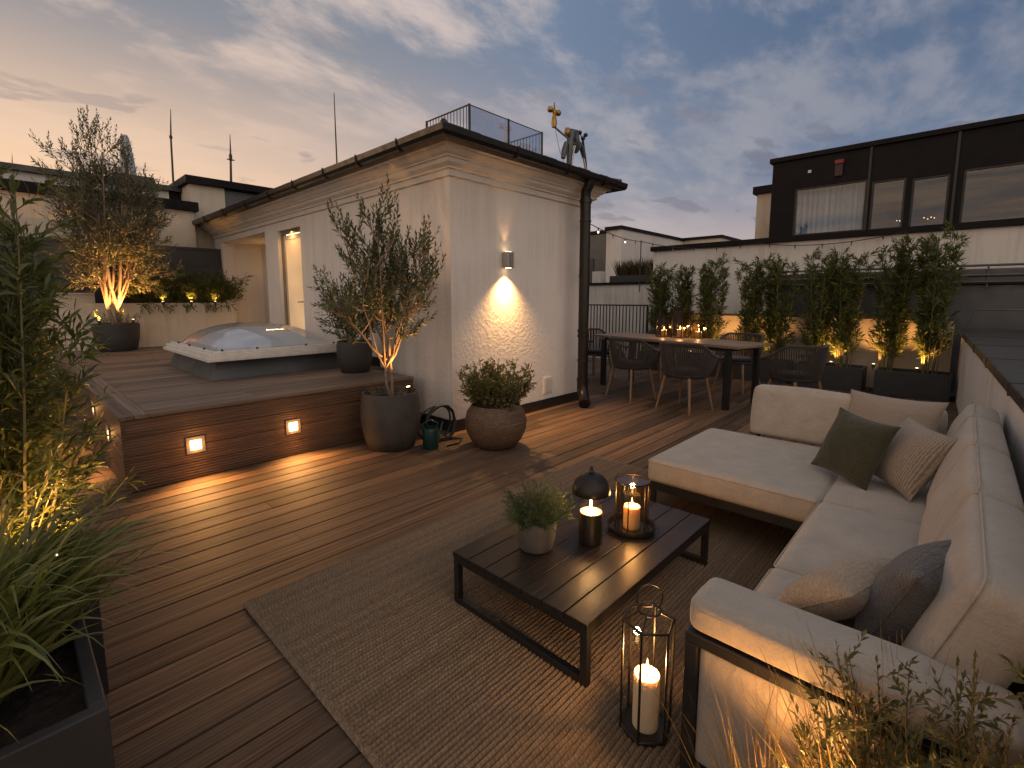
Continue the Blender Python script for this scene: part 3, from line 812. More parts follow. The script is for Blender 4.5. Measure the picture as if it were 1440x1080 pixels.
MB().box((HX0+T+.515, 10.2, 1.1), (HX0+T+.548, 10.27, 1.42)).build('niche_lamp', 'lens_soft', hs, .004)

sc = thing('wall_lamp', 'square aluminium up and down wall light on the white corner wall', 'wall lamp', (4.10, HY0, 1.893))
MB().box((4.055, HY0-.105, 1.805), (4.148, HY0-.014, 1.985)).build('housing', 'alu', sc, .004)
MB().box((4.075, HY0-.0135, 1.84), (4.128, HY0-.001, 1.95)).build('back_plate', 'alu', sc)
MB().lathe([(.034, 0), (.034, .004)], (4.1015, HY0-.06, 1.8005), 20).build('lens', 'lens', sc)
MB().lathe([(.034, 0), (.034, .004)], (4.1015, HY0-.06, 1.9855), 20).build('lens', 'lens', sc)
spot('wall_lamp_down', (4.10, HY0-.062, 1.795), (0, .03, -1), 9, 84, 1.0, .03)
spot('wall_lamp_down_wide', (4.10, HY0-.085, 1.795), (0, -.20, -1), 135, 112, .95, .02)
spot('wall_lamp_up', (4.10, HY0-.062, 1.995), (0, .05, 1), 3.2, 60, 1.0, .02)
tag(MB().box((4.83, HY0-.016, .20), (5.0, HY0-.0005, .42)).box((4.85, HY0-.0215, .22), (4.98, HY0-.0165, .40)).build('wall_socket', 'white_plastic', None, .004), 'flat white weatherproof socket cover low on the rendered wall', 'socket')

# things on the stair house roof
rr = thing('roof_railing', 'glass and picket balustrade of a small deck on the slate roof', 'railing', (4.82, 5.1, 3.25))
X0, X1, Y0, Y1, Z0, Z1 = 4.14, 5.52, 4.6, 5.45, 3.22, 3.79
for x, y in ((X0, Y0), (X1, Y0), (X0, Y1), (X1, Y1), (4.83, Y0)): MB().box((x-.011, y-.011, Z0-.02), (x+.011, y+.011, Z1+.01)).build('post', 'black', rr)
mb = MB()
for a, b_ in (((X0, Y0), (X0, Y1)), ((X1, Y0), (X1, Y1)), ((X0, Y1), (X1, Y1))):
    mb.tube([(*a, Z1-.16 if a[1] == b_[1] else Z1), (*b_, Z1-.16 if a[1] == b_[1] else Z1)], .010, 6); mb.tube([(*a, Z0+.06), (*b_, Z0+.06)], .008, 6)
mb.tube([(X0, Y0, Z1), (X1, Y0, Z1)], .006, 6)
mb.build('handrail', 'black', rr)
mb = MB()
for y in np.arange(Y0+.05, Y1, .06): mb.tube([(X0, y, Z0+.05), (X0, y, Z1)], .005, 4).tube([(X1, y, Z0+.05), (X1, y, Z1)], .005, 4)
for x in np.arange(X0+.06, X1, .06): mb.tube([(x, Y1, Z0+.05), (x, Y1, Z1-.16)], .005, 4)
mb.build('pickets', 'black', rr)
MB().box((X0+.02, Y0-.004, Z0+.05), (4.815, Y0+.004, Z1-.008)).box((4.845, Y0-.004, Z0+.05), (X1-.02, Y0+.004, Z1-.008)).build('glass', 'railglass', rr)
MB().box((X0-.03, Y0-.03, 3.16), (X1+.03, Y1+.03, Z0-.021)).build('base', 'slate', rr)
ws = thing('weather_station', 'brass and black anemometer weather station on the roof edge', 'weather station', (5.75, 4.15, 3.2))
Yw = 4.15
mb = MB().tube([(5.98, Yw, 3.14), (5.95, Yw, 3.34), (5.84, Yw, 3.62)], .016, 8).tube([(5.22, Yw, 3.70), (5.50, Yw, 3.63), (5.78, Yw, 3.56)], .014, 8).tube([(5.62, Yw, 3.14), (5.64, Yw, 3.40), (5.7, Yw, 3.56)], .016, 8).tube([(5.26, Yw, 3.66), (5.34, Yw, 3.45), (5.48, Yw, 3.24)], .004, 5)
mb.build('mast', 'alu', ws, smooth=60)
mb = MB().lathe([(.0, 0), (.03, 0), (.038, .05), (.03, .12), (.022, .16), (.035, .18), (.03, .21), (.012, .22), (.010, .31), (0, .315)], (5.23, Yw, 3.69), 14)
for sx in (-1, 1):
    mb.tube([(5.23, Yw, 3.885), (5.23+sx*.07, Yw, 3.89)], .007, 6).lathe([(0, -.04), (.028, -.03), (.042, 0), (.028, .03), (0, .04)], (5.23+sx*.085, Yw, 3.89), 14)
mb.build('brass_cups', 'gold', ws, smooth=60)
MB().lathe([(0, -.06), (.03, -.05), (.045, 0), (.03, .05), (0, .06)], (5.52, Yw, 3.70), 14).build('brass_weight', 'gold', ws, smooth=60)
mb = MB(); arc = [(5.56+.0, Yw, 3.16), (5.57, Yw, 3.40), (5.585, Yw, 3.60), (5.63, Yw, 3.73), (5.69, Yw, 3.74), (5.73, Yw, 3.62), (5.74, Yw, 3.50), (5.80, Yw, 3.60), (5.87, Yw, 3.56), (5.93, Yw, 3.44)]
mb.tube(arc, [.03, .04, .05, .055, .055, .05, .04, .045, .04, .03], 10)
mb.tube([(5.43, Yw, 3.34), (5.46, Yw, 3.45), (5.5, Yw, 3.56)], [.03, .04, .03], 8)
mb.build('vane', 'greymetal', ws, smooth=60)
mb = MB()
for x, zz in ((5.78, 3.75), (5.92, 3.75), (5.86, 3.69)): mb.lathe([(0, -.032), (.024, -.02), (.034, 0), (.024, .02), (0, .032)], (x, Yw-.02, zz), 12).tube([(5.855, Yw-.02, 3.66), (x, Yw-.02, zz)], .008, 5)
mb.tube([(5.855, Yw-.02, 3.66), (5.97, Yw, 3.36), (5.975, Yw, 3.2)], .018, 6)
mb.build('wind_cups', 'black', ws, smooth=60)
tag(MB().tube([(4.17, 8.0, 3.3), (4.17, 8.0, 4.2), (4.172, 8.0, 4.87)], [.014, .011, .006], 6).build('lightning_rod', 'bronze'), 'tall thin rod rising alone from the slate roof of the stair house', 'antenna', 'rods on the roofs')

# ------------------------------------------------------------------ back garden wall, planter, houses behind (left)
tag(MB().box((-4, 11.1, -.02), (1.18, 11.28, 1.52)).box((-4, 11.08, 1.522), (1.18, 11.30, 1.55)).build('garden_wall', 'cream'), 'low cream wall below the grey panels left of the olive pot', 'wall')
tag(MB().box((-4, 11.40, 1.3), (1.5, 11.45, 2.42)).box((1.504, 11.40, 1.3), (3.284, 11.45, 2.42)).box((-4, 11.385, 2.422), (3.284, 11.465, 2.47)).box((-4, 11.39, 1.80), (3.28, 11.399, 1.812)).box((-4, 11.39, 2.12), (3.28, 11.399, 2.132)).build('panel_fence', 'fence'), 'dark grey panel fence along the back of the terrace behind the olive', 'fence')
bh = thing('back_house', 'cream neighbour house wall with stepped black parapet coping behind the olive', 'building', (1, 12, 0))
MB().box((-9, 11.7, -10), (2.93, 12.55, 3.22)).build('wall', 'cream', bh)
MB().box((-9, 11.6, 3.222), (3.0, 12.55, 3.40)).build('coping', 'charcoal', bh, .006)
MB().box((-1.5, 12.6, -10), (2.72, 15, 3.72)).build('upper_wall', 'smooth', bh)
MB().box((-1.5, 12.5, 3.722), (2.95, 15, 3.83)).build('upper_coping', 'zinc', bh, .006)
MB().box((2.74, 12.62, 3.42), (2.94, 14, 3.72)).build('louvre_box', 'charcoal', bh)
MB().box((1.9, 12.9, 3.832), (2.55, 13.5, 4.02)).box((2.05, 12.6, 3.832), (2.5, 12.85, 3.90)).build('roof_hatch', 'zinc', bh, .01)
bl = thing('tower_block', 'cream rooftop block with a projecting dark flat roof beside the stair house eave', 'building', (4.5, 12.6, 0))
MB().box((2.945, 11.95, -10), (3.6, 15, 3.82)).box((3.6, 12.1, -10), (8, 15, 3.82)).build('wall', 'cream', bl)
MB().box((2.86, 11.82, 3.822), (8.1, 15, 3.97)).build('roof_slab', 'charcoal', bl, .006)
MB().box((3.62, 12.05, 3.35), (8, 12.095, 3.8)).build('grey_panel', 'greymetal', bl)
pr = thing('closed_parasol', 'closed white parasol in a tapered cover on the roof behind the olive', 'parasol', (2.2, 13.5, 3.8))
MB().tube([(2.2, 13.5, 3.83), (2.2, 13.5, 4.95)], .02, 8).build('pole', 'alu', pr)
mb = MB(); prof = [(.13, 3.85), (.15, 3.95), (.14, 4.15), (.115, 4.45), (.085, 4.75), (.062, 4.90), (.05, 4.94), (.012, 4.955)]
vs = []; n = 26
for r, zz in prof:
    for j in range(n):
        a = 2*pi*j/n; k = r*(1+.12*sin(a*5+zz*2)); vs.append((2.2+k*cos(a), 13.5+k*sin(a), zz))
mb.add(vs, [(i*n+j, i*n+(j+1) % n, (i+1)*n+(j+1) % n, (i+1)*n+j) for i in range(len(prof)-1) for j in range(n)])
mb.build('cover', 'canvas', pr, smooth=180)
tag(MB().tube([(2.9, 13, 3.7), (2.93, 13, 4.95), (2.97, 13, 5.55)], [.022, .018, .006], 6).tube([(2.93, 13, 4.93), (2.93, 13, 4.99)], .03, 6).build('antenna_mast', 'bronze'), 'left and taller of two antenna masts on the roofs behind the olive', 'antenna', 'rods on the roofs')
tag(MB().tube([(4.06, 13, 3.95), (4.10, 13, 4.75), (4.12, 13, 5.3)], [.03, .022, .006], 6).tube([(4.02, 13, 4.72), (4.18, 13, 4.72)], .014, 5).tube([(4.10, 13, 4.70), (4.10, 13, 4.84)], .035, 6).build('antenna_mast', 'bronze'), 'shorter antenna mast with a crosspiece above the projecting flat roof', 'antenna', 'rods on the roofs')
bp = thing('wall_planter', 'long cream masonry planter at the back of the platform under the grey fence', 'planter', (2.2, 10.95, PZ))
mb = MB().box((.95, 10.705, PZ-.3), (3.284, 10.79, 1.37)).box((.95, 11.0, PZ-.3), (3.284, 11.09, 1.37)).box((.95, 10.79, PZ-.3), (1.03, 11.0, 1.37)).box((3.15, 10.79, PZ-.3), (3.284, 11.0, 1.44))
mb.build('box', 'cream', bp, .008)
MB().box((1.03, 10.79, 1.2), (3.15, 11.0, 1.33)).build('soil', 'soil', bp)

# ------------------------------------------------------------------ neighbours on the right
nh = thing('penthouse', 'black clad rooftop penthouse with large windows reflecting the sunset', 'building', (13.5, 1, 2.6))
PXF = 12.0
wins = [(1.62, 2.90, 2.80, 3.80, True), (1.02, 1.55, 2.79, 3.74, False), (.40, .93, 2.77, 3.70, False), (-2.6, .22, 2.72, 3.74, False)]
ZB, ZT = 2.62, 4.40
mb = MB(); ys = sorted([(a, b_, c, e) for a, b_, c, e, f in wins])
cur = -6.
for a, b_, c, e in ys:
    mb.box((PXF, cur, ZB), (PXF+.2, a, ZT)); mb.box((PXF, a, ZB), (PXF+.2, b_, c)); mb.box((PXF, a, e), (PXF+.2, b_, ZT)); cur = b_
mb.box((PXF, cur, ZB), (PXF+.2, 3.36, ZT))
mb.box((PXF+.2, 3.16, ZB), (17, 3.36, ZT)).box((16.8, -6, ZB), (17, 3.16, ZT)).box((PXF+.2, -6, ZB-.1), (16.8, 3.16, ZB)).box((PXF+.2, -6, ZT-.06), (16.8, 3.16, ZT-.002))
mb.build('wall', 'charcoal', nh)
MB().box((PXF-.06, -6.05, ZT+.002), (17.05, 3.42, ZT+.10)).build('roof_edge', 'charcoal', nh, .008)
for y in (1.60, .33, -2.7): MB().box((PXF-.028, y-.02, ZB), (PXF-.001, y+.02, ZT)).build('facade_joint', 'black', nh)
for a, b_, c, e, cur in wins:
    k = .035; fr = MB()
    fr.box((PXF+.02, a, c), (PXF+.09, b_, c+k)).box((PXF+.02, a, e-k), (PXF+.09, b_, e)).box((PXF+.02, a, c+k), (PXF+.09, a+k, e-k)).box((PXF+.02, b_-k, c+k), (PXF+.09, b_, e-k))
    f = fr.build('window', 'black', nh)
    MB().box((PXF+.05, a+k, c+k), (PXF+.056, b_-k, e-k)).build('pane', 'window', f)
cm = MB(); vs = []; nn = 150
for i in range(nn+1):
    y = 1.64+1.24*i/nn; x = PXF+.26+.050*sin(i*.50+.6*sin(i*.11))+.018*sin(i*1.13+1)
    vs += [(x, y, 2.79), (x+.004, y, 3.82)]
cm.add(vs, [(2*i, 2*i+2, 2*i+3, 2*i+1) for i in range(nn)]); cm.build('curtain', 'curtain', nh, smooth=180)
MB().box((PXF-.03, 2.61, 4.08), (PXF-.001, 2.67, 4.14)).build('sensor', 'white_plastic', nh, .005)
MB().box((PXF-.07, 2.04, 4.17), (PXF-.001, 2.19, 4.25)).build('alarm_light', 'red', nh, .006)
MB().box((PXF-.05, 2.05, 3.93), (PXF-.001, 2.18, 4.165)).build('alarm_box', 'darkred', nh, .006)
far_lamp = emit('far_lamp', (1, .6, .3), 2.5)
for dy, dz in ((0, 0), (.05, .02), (.1, -.01), (.16, .02), (.55, 0), (.60, .01)): MB().lathe([(0, -.012), (.012, 0), (0, .012)], (PXF+1.2, .62+dy, 3.08+dz), 8).build('ceiling_lamp', far_lamp, nh)
MB().box((PXF+2.6, -6, ZB), (PXF+2.65, 3.1, ZT-.07)).build('inner_wall', 'fence', nh)
MB().box((PXF+2.0, 1.1, ZB+.01), (PXF+2.5, 1.4, 3.25)).box((PXF+1.4, .0, ZB+.01), (PXF+2.3, .9, 3.0)).build('furniture', 'anthracite', nh, .02)
area('penthouse_room_light', (PXF+1.6, .8, 4.2), (0, 0, -1), 3, 1.0, 3.0, (1, .8, .62))
ccore = thing('stair_core', 'pale cream rooftop core with a dark flat cap attached left of the black penthouse', 'building', (14, 3.7, 0))
MB().box((13.2, 3.4, 1), (17, 4.02, 4.02)).build('wall', 'cream', ccore)
MB().box((13.1, 3.38, 4.022), (17.1, 4.1, 4.2)).build('roof', 'charcoal', ccore, .006)
lw = thing('boundary_wall', 'long white neighbour wall with dark coping below the black penthouse', 'wall', (11, 0, 0))
MB().box((11.0, -8, -10), (11.35, 5.62, 2.58)).build('wall', 'smooth', lw)
MB().box((10.93, -8, 2.582), (11.9, 5.68, 2.69)).build('coping', 'charcoal', lw, .006)
gm = thing('roof_plinth', 'grey sheet metal roof upstand with pipe rails between the bamboo and the white wall', 'roof plinth', (10.5, 0, 0))
MB().box((10.3, -8, -5), (10.9, 2.72, 1.66)).build('cladding', 'greymetal', gm, .01)
MB().box((10.22, -8, 1.662), (10.9, 2.76, 1.90)).build('cap', 'coping', gm, .02)
mb = MB().tube([(10.18, -8, 1.80), (10.18, 2.7, 1.80)], .02, 8).tube([(10.16, -8, 1.70), (10.16, 2.7, 1.70)], .014, 8).tube([(10.25, -8, 1.95), (10.25, 2.7, 1.95)], .018, 8)
for y in (2.2, 1.0, -.2, -1.4): mb.tube([(10.2, y, 1.62), (10.2, y, 1.95)], .012, 6)
mb.build('pipe_rail', 'greymetal', gm, smooth=60)
bw = thing('bamboo_wall', 'low cream wall with zinc coping lit up behind the bamboo planters', 'wall', (9.8, 2.4, 0))
MB().box((9.72, .10, -.02), (9.9, 4.98, 1.12)).build('wall', 'cream', bw)
MB().box((9.68, .10, 1.122), (9.94, 4.98, 1.16)).build('coping', 'coping', bw, .004)
# parapet on the right
pw = thing('parapet_wall', 'white parapet with wide grey metal coping along the right of the sofa', 'wall', (4, -.2, 0))
def py_(x): return .04-.041*(9.97-x)
a, b_ = -1.2, 9.70
mb = MB()
vs = [(a, py_(a)-.015, -.02), (b_, py_(b_)-.015, -.02), (b_, py_(b_)-.35, -.02), (a, py_(a)-.35, -.02)]
mb.add(vs+[(x, y, .95) for x, y, _ in vs], [(0, 3, 2, 1), (4, 5, 6, 7), (0, 1, 5, 4), (1, 2, 6, 5), (2, 3, 7, 6), (3, 0, 4, 7)]); mb.build('wall', 'smooth', pw)
xs = [-1.2, .9, 2.3, 3.7, 5.1, 6.5, 7.9, 9.74]
mb = MB()
for p, q in zip(xs, xs[1:]):
    p += .003; q -= .003
    vs = [(p, py_(p)+.012, .935), (q, py_(q)+.012, .935), (q, py_(q)-.62, .935), (p, py_(p)-.62, .935)]
    mb.add(vs+[(x, y, 1.0+(.012 if k > 1 else 0)) for k, (x, y, _) in enumerate(vs)], [(0, 3, 2, 1), (4, 5, 6, 7), (0, 1, 5, 4), (1, 2, 6, 5), (2, 3, 7, 6), (3, 0, 4, 7)])
mb.build('coping', 'coping', pw, .006)
mb = MB()
for x in xs[1:-1]: mb.add([(x-.02, py_(x)+.016, .93), (x+.02, py_(x)+.016, .93), (x+.02, py_(x)-.60, 1.0), (x-.02, py_(x)-.60, 1.0), (x-.02, py_(x)+.016, 1.004), (x+.02, py_(x)+.016, 1.004), (x+.02, py_(x)-.60, 1.017), (x-.02, py_(x)-.60, 1.017)], [(4, 5, 6, 7), (0, 1, 5, 4), (1, 2, 6, 5), (3, 0, 4, 7)])
mb.build('seam_strip', 'zinc', pw)
rb = thing('roof_duct', 'low grey metal roof step behind the right parapet coping', 'roof duct', (7, -1, 0))
MB().box((4.5, -1.9, -2), (9.6, -.80, 1.16)).build('casing', 'greymetal', rb, .01)
MB().box((4.45, -1.9, 1.162), (9.65, -.76, 1.20)).build('lid', 'coping', rb, .006)
MB().tube([(9.3, -.78, 1.10), (9.3, -.7, 1.30), (9.3, -.1, 1.30), (9.3, -.02, 1.02)], .014, 8).build('rail', 'greymetal', rb, smooth=60)
tag(MB().box((-2, -2.8, -3), (4.4, -.84, .9)).build('roof_step', 'greymetal'), 'lower flat metal roof beyond the parapet beside the sofa', 'roof')

# beyond the railing
tr = thing('terrace_railing', 'dark vertical bar balustrade at the end of the terrace past the dining table', 'railing', (9.6, 6.5, 0))
mb = MB().box((9.585, 5.0, 1.29), (9.615, 8.6, 1.32)).box((9.588, 5.0, .10), (9.612, 8.6, .125)); mb.build('rail', 'black', tr)
for y in (5.0, 6.8, 8.58): MB().box((9.58, y-.02, 0), (9.62, y+.02, 1.289)).build('post', 'black', tr)
mb = MB()
for y in np.arange(5.09, 8.55, .085): mb.box((9.592, y-.009, .126), (9.608, y+.009, 1.289))
mb.build('bars', 'black', tr)
nw = thing('terrace_wall', 'white wall with dark ledge seen above the bar balustrade', 'wall', (11.4, 7.4, 0))
MB().box((11.3, 5.72, -10), (11.6, 12, 1.82)).build('wall', 'smooth', nw)
MB().box((11.24, 5.72, 1.822), (12.2, 12, 1.88)).build('ledge', 'charcoal', nw)
hp = thing('ledge_planter', 'dark trough of brown reeds on the white wall above the balustrade', 'planter', (11.7, 6.4, 1.88))
MB().box((11.5, 5.75, 1.881), (11.95, 7.15, 2.06)).build('box', 'anthracite', hp, .005)
mb = MB(); rng = random.Random(3)
for k in range(9): grass_clump(rng, (11.72, 5.85+k*.14, 2.06), (.12, .1), 70, .46, .016, .45, mb, .5)
mb.build('reeds', 'reed', hp)
tag(MB().box((11.5, 7.45, 1.881), (11.8, 7.72, 2.2)).build('white_crate', 'white_plastic', None, .01), 'small white box on the ledge beside the reed trough', 'box')
gh = thing('grey_house', 'grey clad roof shed beside the white neighbour house in the distance', 'building', (14, 9.5, 0))
MB().box((13.5, 8.56, -10), (17, 12, 3.52)).build('wall', 'greymetal', gh)
MB().box((13.44, 8.56, 3.522), (17, 12, 3.62)).build('roof_edge', 'charcoal', gh)
MB().box((13.47, 9.0, 1.8), (13.499, 9.28, 2.75)).build('door', 'fence', gh)
wh = thing('white_house', 'white distant house with dark roof edge right of the grey shed', 'building', (16, 8.5, 0))
MB().box((13.5, 8.0, -10), (18.5, 8.55, 3.60)).build('wall', 'smooth', wh)
MB().box((13.4, 7.95, 3.602), (18.6, 8.553, 3.70)).build('roof_edge', 'charcoal', wh)
MB().box((18.0, 6.6, -10), (21, 9.4, 3.62)).build('rear_wing', 'cream', wh)
MB().box((17.93, 6.55, 3.622), (21, 9.4, 3.72)).build('rear_roof_edge', 'charcoal', wh)
# string lights
sl_ = thing('string_lights', 'thin black cable of small bulbs from the downpipe to the white wall coping', 'string lights', (8.3, 5, 2.5))
cable = MB(); bulbs = []; 
def sag(a, b_, s_, n=26): return [a.lerp(b_, i/n)-V((0, 0, s_*4*(i/n)*(1-i/n))) for i in range(n+1)]
segs = [sag(V((5.74, 4.3, 2.72)), V((10.6, 5.75, 2.80)), .10), sag(V((10.6, 5.75, 2.80)), V((10.9, 3.3, 2.60)), .14), sag(V((10.9, 3.3, 2.60)), V((10.9, .9, 2.60)), .12)]
for sg in segs:
    cable.tube(sg, .008, 5)
    for i in range(3, 26, 5): bulbs.append(sg[i])
cable.tube([(10.6, 5.75, 1.6), (10.6, 5.75, 2.82)], .012, 6)
cable.build('cable', 'black', sl_)
for i, p in enumerate(bulbs):
    b1 = MB().lathe([(.011, -.05), (.012, 0), (.005, .012)], p, 8).build('socket', 'black', sl_)
    MB().lathe([(0, -.085), (.010, -.08), (.014, -.066), (.010, -.05)], p, 8).build('bulb', 'lens_soft' if i in (1, 3) else 'railglass', b1, smooth=180)
# ------------------------------------------------------------------ outdoor rug
mb = MB(); rng = random.Random(11)
rx0_, rx1_, ry0_, ry1_ = .69, 3.62, -.16, 2.385
nr = 128; pitch = (ry1_-ry0_)/nr; nx = 74
for k in range(nr):
    yc = ry0_+(k+.5)*pitch; ph = rng.uniform(0, 6.28); ph2 = rng.uniform(0, 6.28); am = rng.uniform(.0006, .0016)
    vs = []; e0 = rng.uniform(-.006, .006); e1 = rng.uniform(-.006, .006)
    for i in range(nx+1):
        x = rx0_+e0+(rx1_+e1-rx0_-e0)*i/nx
        wob = am*sin(i*1.9+ph)+.0012*sin(i*.31+ph2); hz = .0205+.0020*sin(i*2.5+ph)+.0010*sin(i*.7+ph2)
        for dy, zz in ((-.5, -.002), (-.33, hz*.62), (0, hz), (.33, hz*.62), (.5, -.002)): vs.append((x, yc+wob+dy*pitch*1.02, zz))
    fs = [(i*5+j, (i+1)*5+j, (i+1)*5+j+1, i*5+j+1) for i in range(nx) for j in range(4)]
    fs += [(0, 1, 2, 3, 4), tuple(nx*5+j for j in (4, 3, 2, 1, 0))]
    mb.add(vs, fs)
m, n2, b2 = newmat('woven_rug')
o = n2.obj(); isl = n2.island()
br_ = n2.wave(n2.vmath('ADD', o, n2.vmath('SCALE', (3.1, 0, 0), isl).outputs[0]).outputs[0], .31416/.016, 'X', 2.5, 6)
nn_ = n2.noise(o, 70, 4, .7)
c = n2.ramp(n2.math('ADD', n2.math('MULTIPLY', nn_, .85), n2.math('MULTIPLY', isl, .15)), [(.25, (.18, .122, .076)), (.5, (.285, .203, .132)), (.75, (.40, .295, .20))])
c = n2.mix(n2.math('MULTIPLY', n2.math('SUBTRACT', 1.0, br_), .30), c, (.05, .036, .027))
n2.link(c, b2.inputs['Base Color']); b2.inputs['Roughness'].default_value = .95; b2.inputs['Specular IOR Level'].default_value = .1
n2.link(n2.bump(n2.math('ADD', n2.math('MULTIPLY', br_, .8), n2.math('MULTIPLY', nn_, .5)), .35, .004), b2.inputs['Normal'])
rug = thing('outdoor_rug', 'ribbed woven brown rug under the coffee table and sofa', 'rug', (2.15, 1.1, 0))
mb.build('weave', m, rug, smooth=50)
for x in (rx0_-.004, rx1_+.004):
    mb = MB()
    for k in range(int((ry1_-ry0_)/.011)):
        y = ry0_+.006+k*.011; mb.tube([(x-.013, y-.004, .006), (x-.004, y-.001, .0155), (x+.005, y+.002, .0150), (x+.012, y+.004, .005)], .0058, 5)
    mb.build('bound_edge', m, rug, smooth=60)

# ------------------------------------------------------------------ coffee table
ct = thing('coffee_table', 'low dark slatted coffee table on black sled legs', 'table', (1.95, 1.29, 0))
tx0, tx1, ty0, ty1, tz = 1.365, 2.53, .905, 1.668, .27
mb = MB(); ns = 7; pw_ = (ty1-ty0)/ns
for k in range(ns): mb.box((tx0, ty0+k*pw_+.002, tz-.024), (tx1, ty0+(k+1)*pw_-.002, tz))
mb.build('slat_top', 'table_dark', ct, .0025)
for ya in (ty0+.004, ty1-.036): MB().box((tx0+.004, ya, tz-.052), (tx1-.004, ya+.032, tz-.025)).build('apron', 'black', ct, .002)
for x in (tx0+.004, tx1-.034):
    mb = MB().box((x, ty0+.0365, tz-.052), (x+.03, ty1-.0365, tz-.025)).box((x, ty0+.004, .0145), (x+.03, ty0+.036, tz-.0525)).box((x, ty1-.036, .0145), (x+.03, ty1-.004, tz-.0525)).box((x, ty0+.0365, .0145), (x+.03, ty1-.0365, .045))
    mb.build('leg', 'black', ct, .002)

def flame_mb(c, h, r):
    return MB().lathe([(0, 0), (r*.6, h*.06), (r, h*.25), (r*.75, h*.5), (r*.3, h*.8), (0, h)], c, 10)
def candle(parent, c, r, h, fl=.035, power=1.2):
    n = 24; vs = []
    prof = [(r, 0), (r*1.0, h*.5), (r*.99, h-.004), (r*.95, h), (r*.86, h-.002), (r*.6, h-.008), (0, h-.010)]
    cd = MB().lathe(prof, c, n).build('candle', 'wax', parent, smooth=50)
    zt = c[2]+h-.010
    MB().tube([(c[0], c[1], zt), (c[0]+.001, c[1], zt+.012)], .0012, 5).build('wick', 'black', cd)
    flame_mb((c[0], c[1], zt+.008), fl*1.15, fl*.12).build('flame', 'flame', cd, smooth=180)
    if power: point('candle_glow', (c[0], c[1], zt+.022+fl*.7), power, .014)
    return cd

# herb pot on the table
hb = thing('herb_pot', 'grey stoneware pot of bushy green herb on the coffee table', 'potted plant', (1.665, 1.405, tz))
MB().lathe([(.066, .001), (.078, .006), (.090, .05), (.096, .10), (.096, .146), (.092, .152), (.086, .148), (.085, .13), (0, .128)], (1.665, 1.405, tz), 36).build('pot', 'stoneware', hb, smooth=50)
rng = random.Random(21)
wd, LV = shoots_plant(rng, (1.665, 1.405, tz+.128), (.075, .075), 105, .10, .225, (.030, .0042), 22, 1.15, up=.05, ang=42, side=2, sidel=.06, stem_r=.0014, start=.08)
wd.build('stems', 'stem', hb); LV.build('foliage', 'herb_leaf', hb)

# domed lamp
tl = thing('table_lamp', 'black domed lantern lamp with a glowing rod on the coffee table', 'table lamp', (1.885, 1.245, tz))
c = (1.885, 1.245, tz)
MB().lathe([(.054, .001), (.058, .004), (.058, .150), (.055, .156), (.052, .156)], c, 36).build('body', 'bronze', tl, smooth=40)
MB().lathe([(.0515, .157), (.03, .158), (0, .158)], c, 36).build('light_plate', 'lens_soft', tl) if False else MB().lathe([(.0525, .150), (.0525, .156), (0, .157)], c, 36).build('wax_disc', 'wax', tl, smooth=40)
MB().lathe([(.0565, .157), (.0565, .262)], c, 36).build('glass_cylinder', 'glass', tl, smooth=60)
MB().lathe([(.0055, .158), (.0055, .255)], c, 10).build('glowing_rod', 'filament', tl)
sh = MB().lathe([(.092, .252), (.0935, .256), (.090, .280), (.078, .308), (.055, .333), (.026, .347), (.0, .350)], c, 40)
sh.lathe([(.0905, .252), (.087, .279), (.075, .305), (.053, .329), (.024, .343), (0, .346)], c, 40).build('shade', 'bronze', tl, smooth=60)
MB().lathe([(.013, .350), (.014, .356), (.010, .362), (.006, .366), (.0095, .372), (.010, .378), (0, .385)], c, 16).build('finial', 'black', tl, smooth=60)
point('table_lamp_glow', (1.885, 1.245, tz+.215), 3.2, .02)

# cylinder lantern on a tray
lt = thing('tray_lantern', 'round glass lantern with pillar candle standing in a dark tray on the coffee table', 'lantern', (2.14, 1.165, tz))
c = (2.14, 1.165, tz)
MB().lathe([(.105, .001), (.116, .006), (.122, .030), (.120, .034), (.116, .030), (.108, .012), (0, .010)], c, 44).build('tray', 'bronze', lt, smooth=50)
mb = MB(); rr_ = .086
for zz in (.014, .262): mb.tube([(c[0]+rr_*cos(a), c[1]+rr_*sin(a), tz+zz) for a in [2*pi*i/40 for i in range(40)]], .0042, 6, closed=True)
for k in range(6):
    a = 2*pi*k/6+.3; mb.tube([(c[0]+rr_*cos(a), c[1]+rr_*sin(a), tz+.014), (c[0]+rr_*cos(a), c[1]+rr_*sin(a), tz+.262)], .0036, 6)
mb.build('wire_frame', 'bronze', lt, smooth=60)
MB().lathe([(.083, .016), (.083, .258)], c, 40).build('glass', 'smokeglass', lt, smooth=60)
candle(lt, (c[0], c[1], tz+.0105), .042, .115, .042, 3.2)

# tall floor lantern
fl = thing('floor_lantern', 'tall six sided black lantern with big candle on the rug by the sofa arm', 'lantern', (1.372, .672, .015))
c = (1.372, .672); z0, z1 = .016, .405; hr = .083
hexa = [(c[0]+hr*cos(R(60*k+12)), c[1]+hr*sin(R(60*k+12))) for k in range(6)]
MB().lathe([(.078, 0), (.080, .010), (.0, .011)], (c[0], c[1], z0), 6 if False else 30).build('base', 'bronze', fl)
mb = MB()
for zz in (z0+.008, z1): mb.tube([(x, y, zz) for x, y in hexa], .0050, 6, closed=True)
for x, y in hexa: mb.tube([(x, y, z0+.006), (x, y, z1)], .0042, 6)
for k in (0, 2, 3, 5): 
    x, y = hexa[k]; mb.tube([(x, y, z1), (c[0]+(x-c[0])*.5, c[1]+(y-c[1])*.5, z1+.022), (c[0]+(x-c[0])*.42, c[1]+(y-c[1])*.42, z1+.036)], .0036, 6)
mb.tube([(c[0]+.036*cos(a), c[1]+.036*sin(a), z1+.036) for a in [2*pi*i/24 for i in range(24)]], .0035, 6, closed=True)
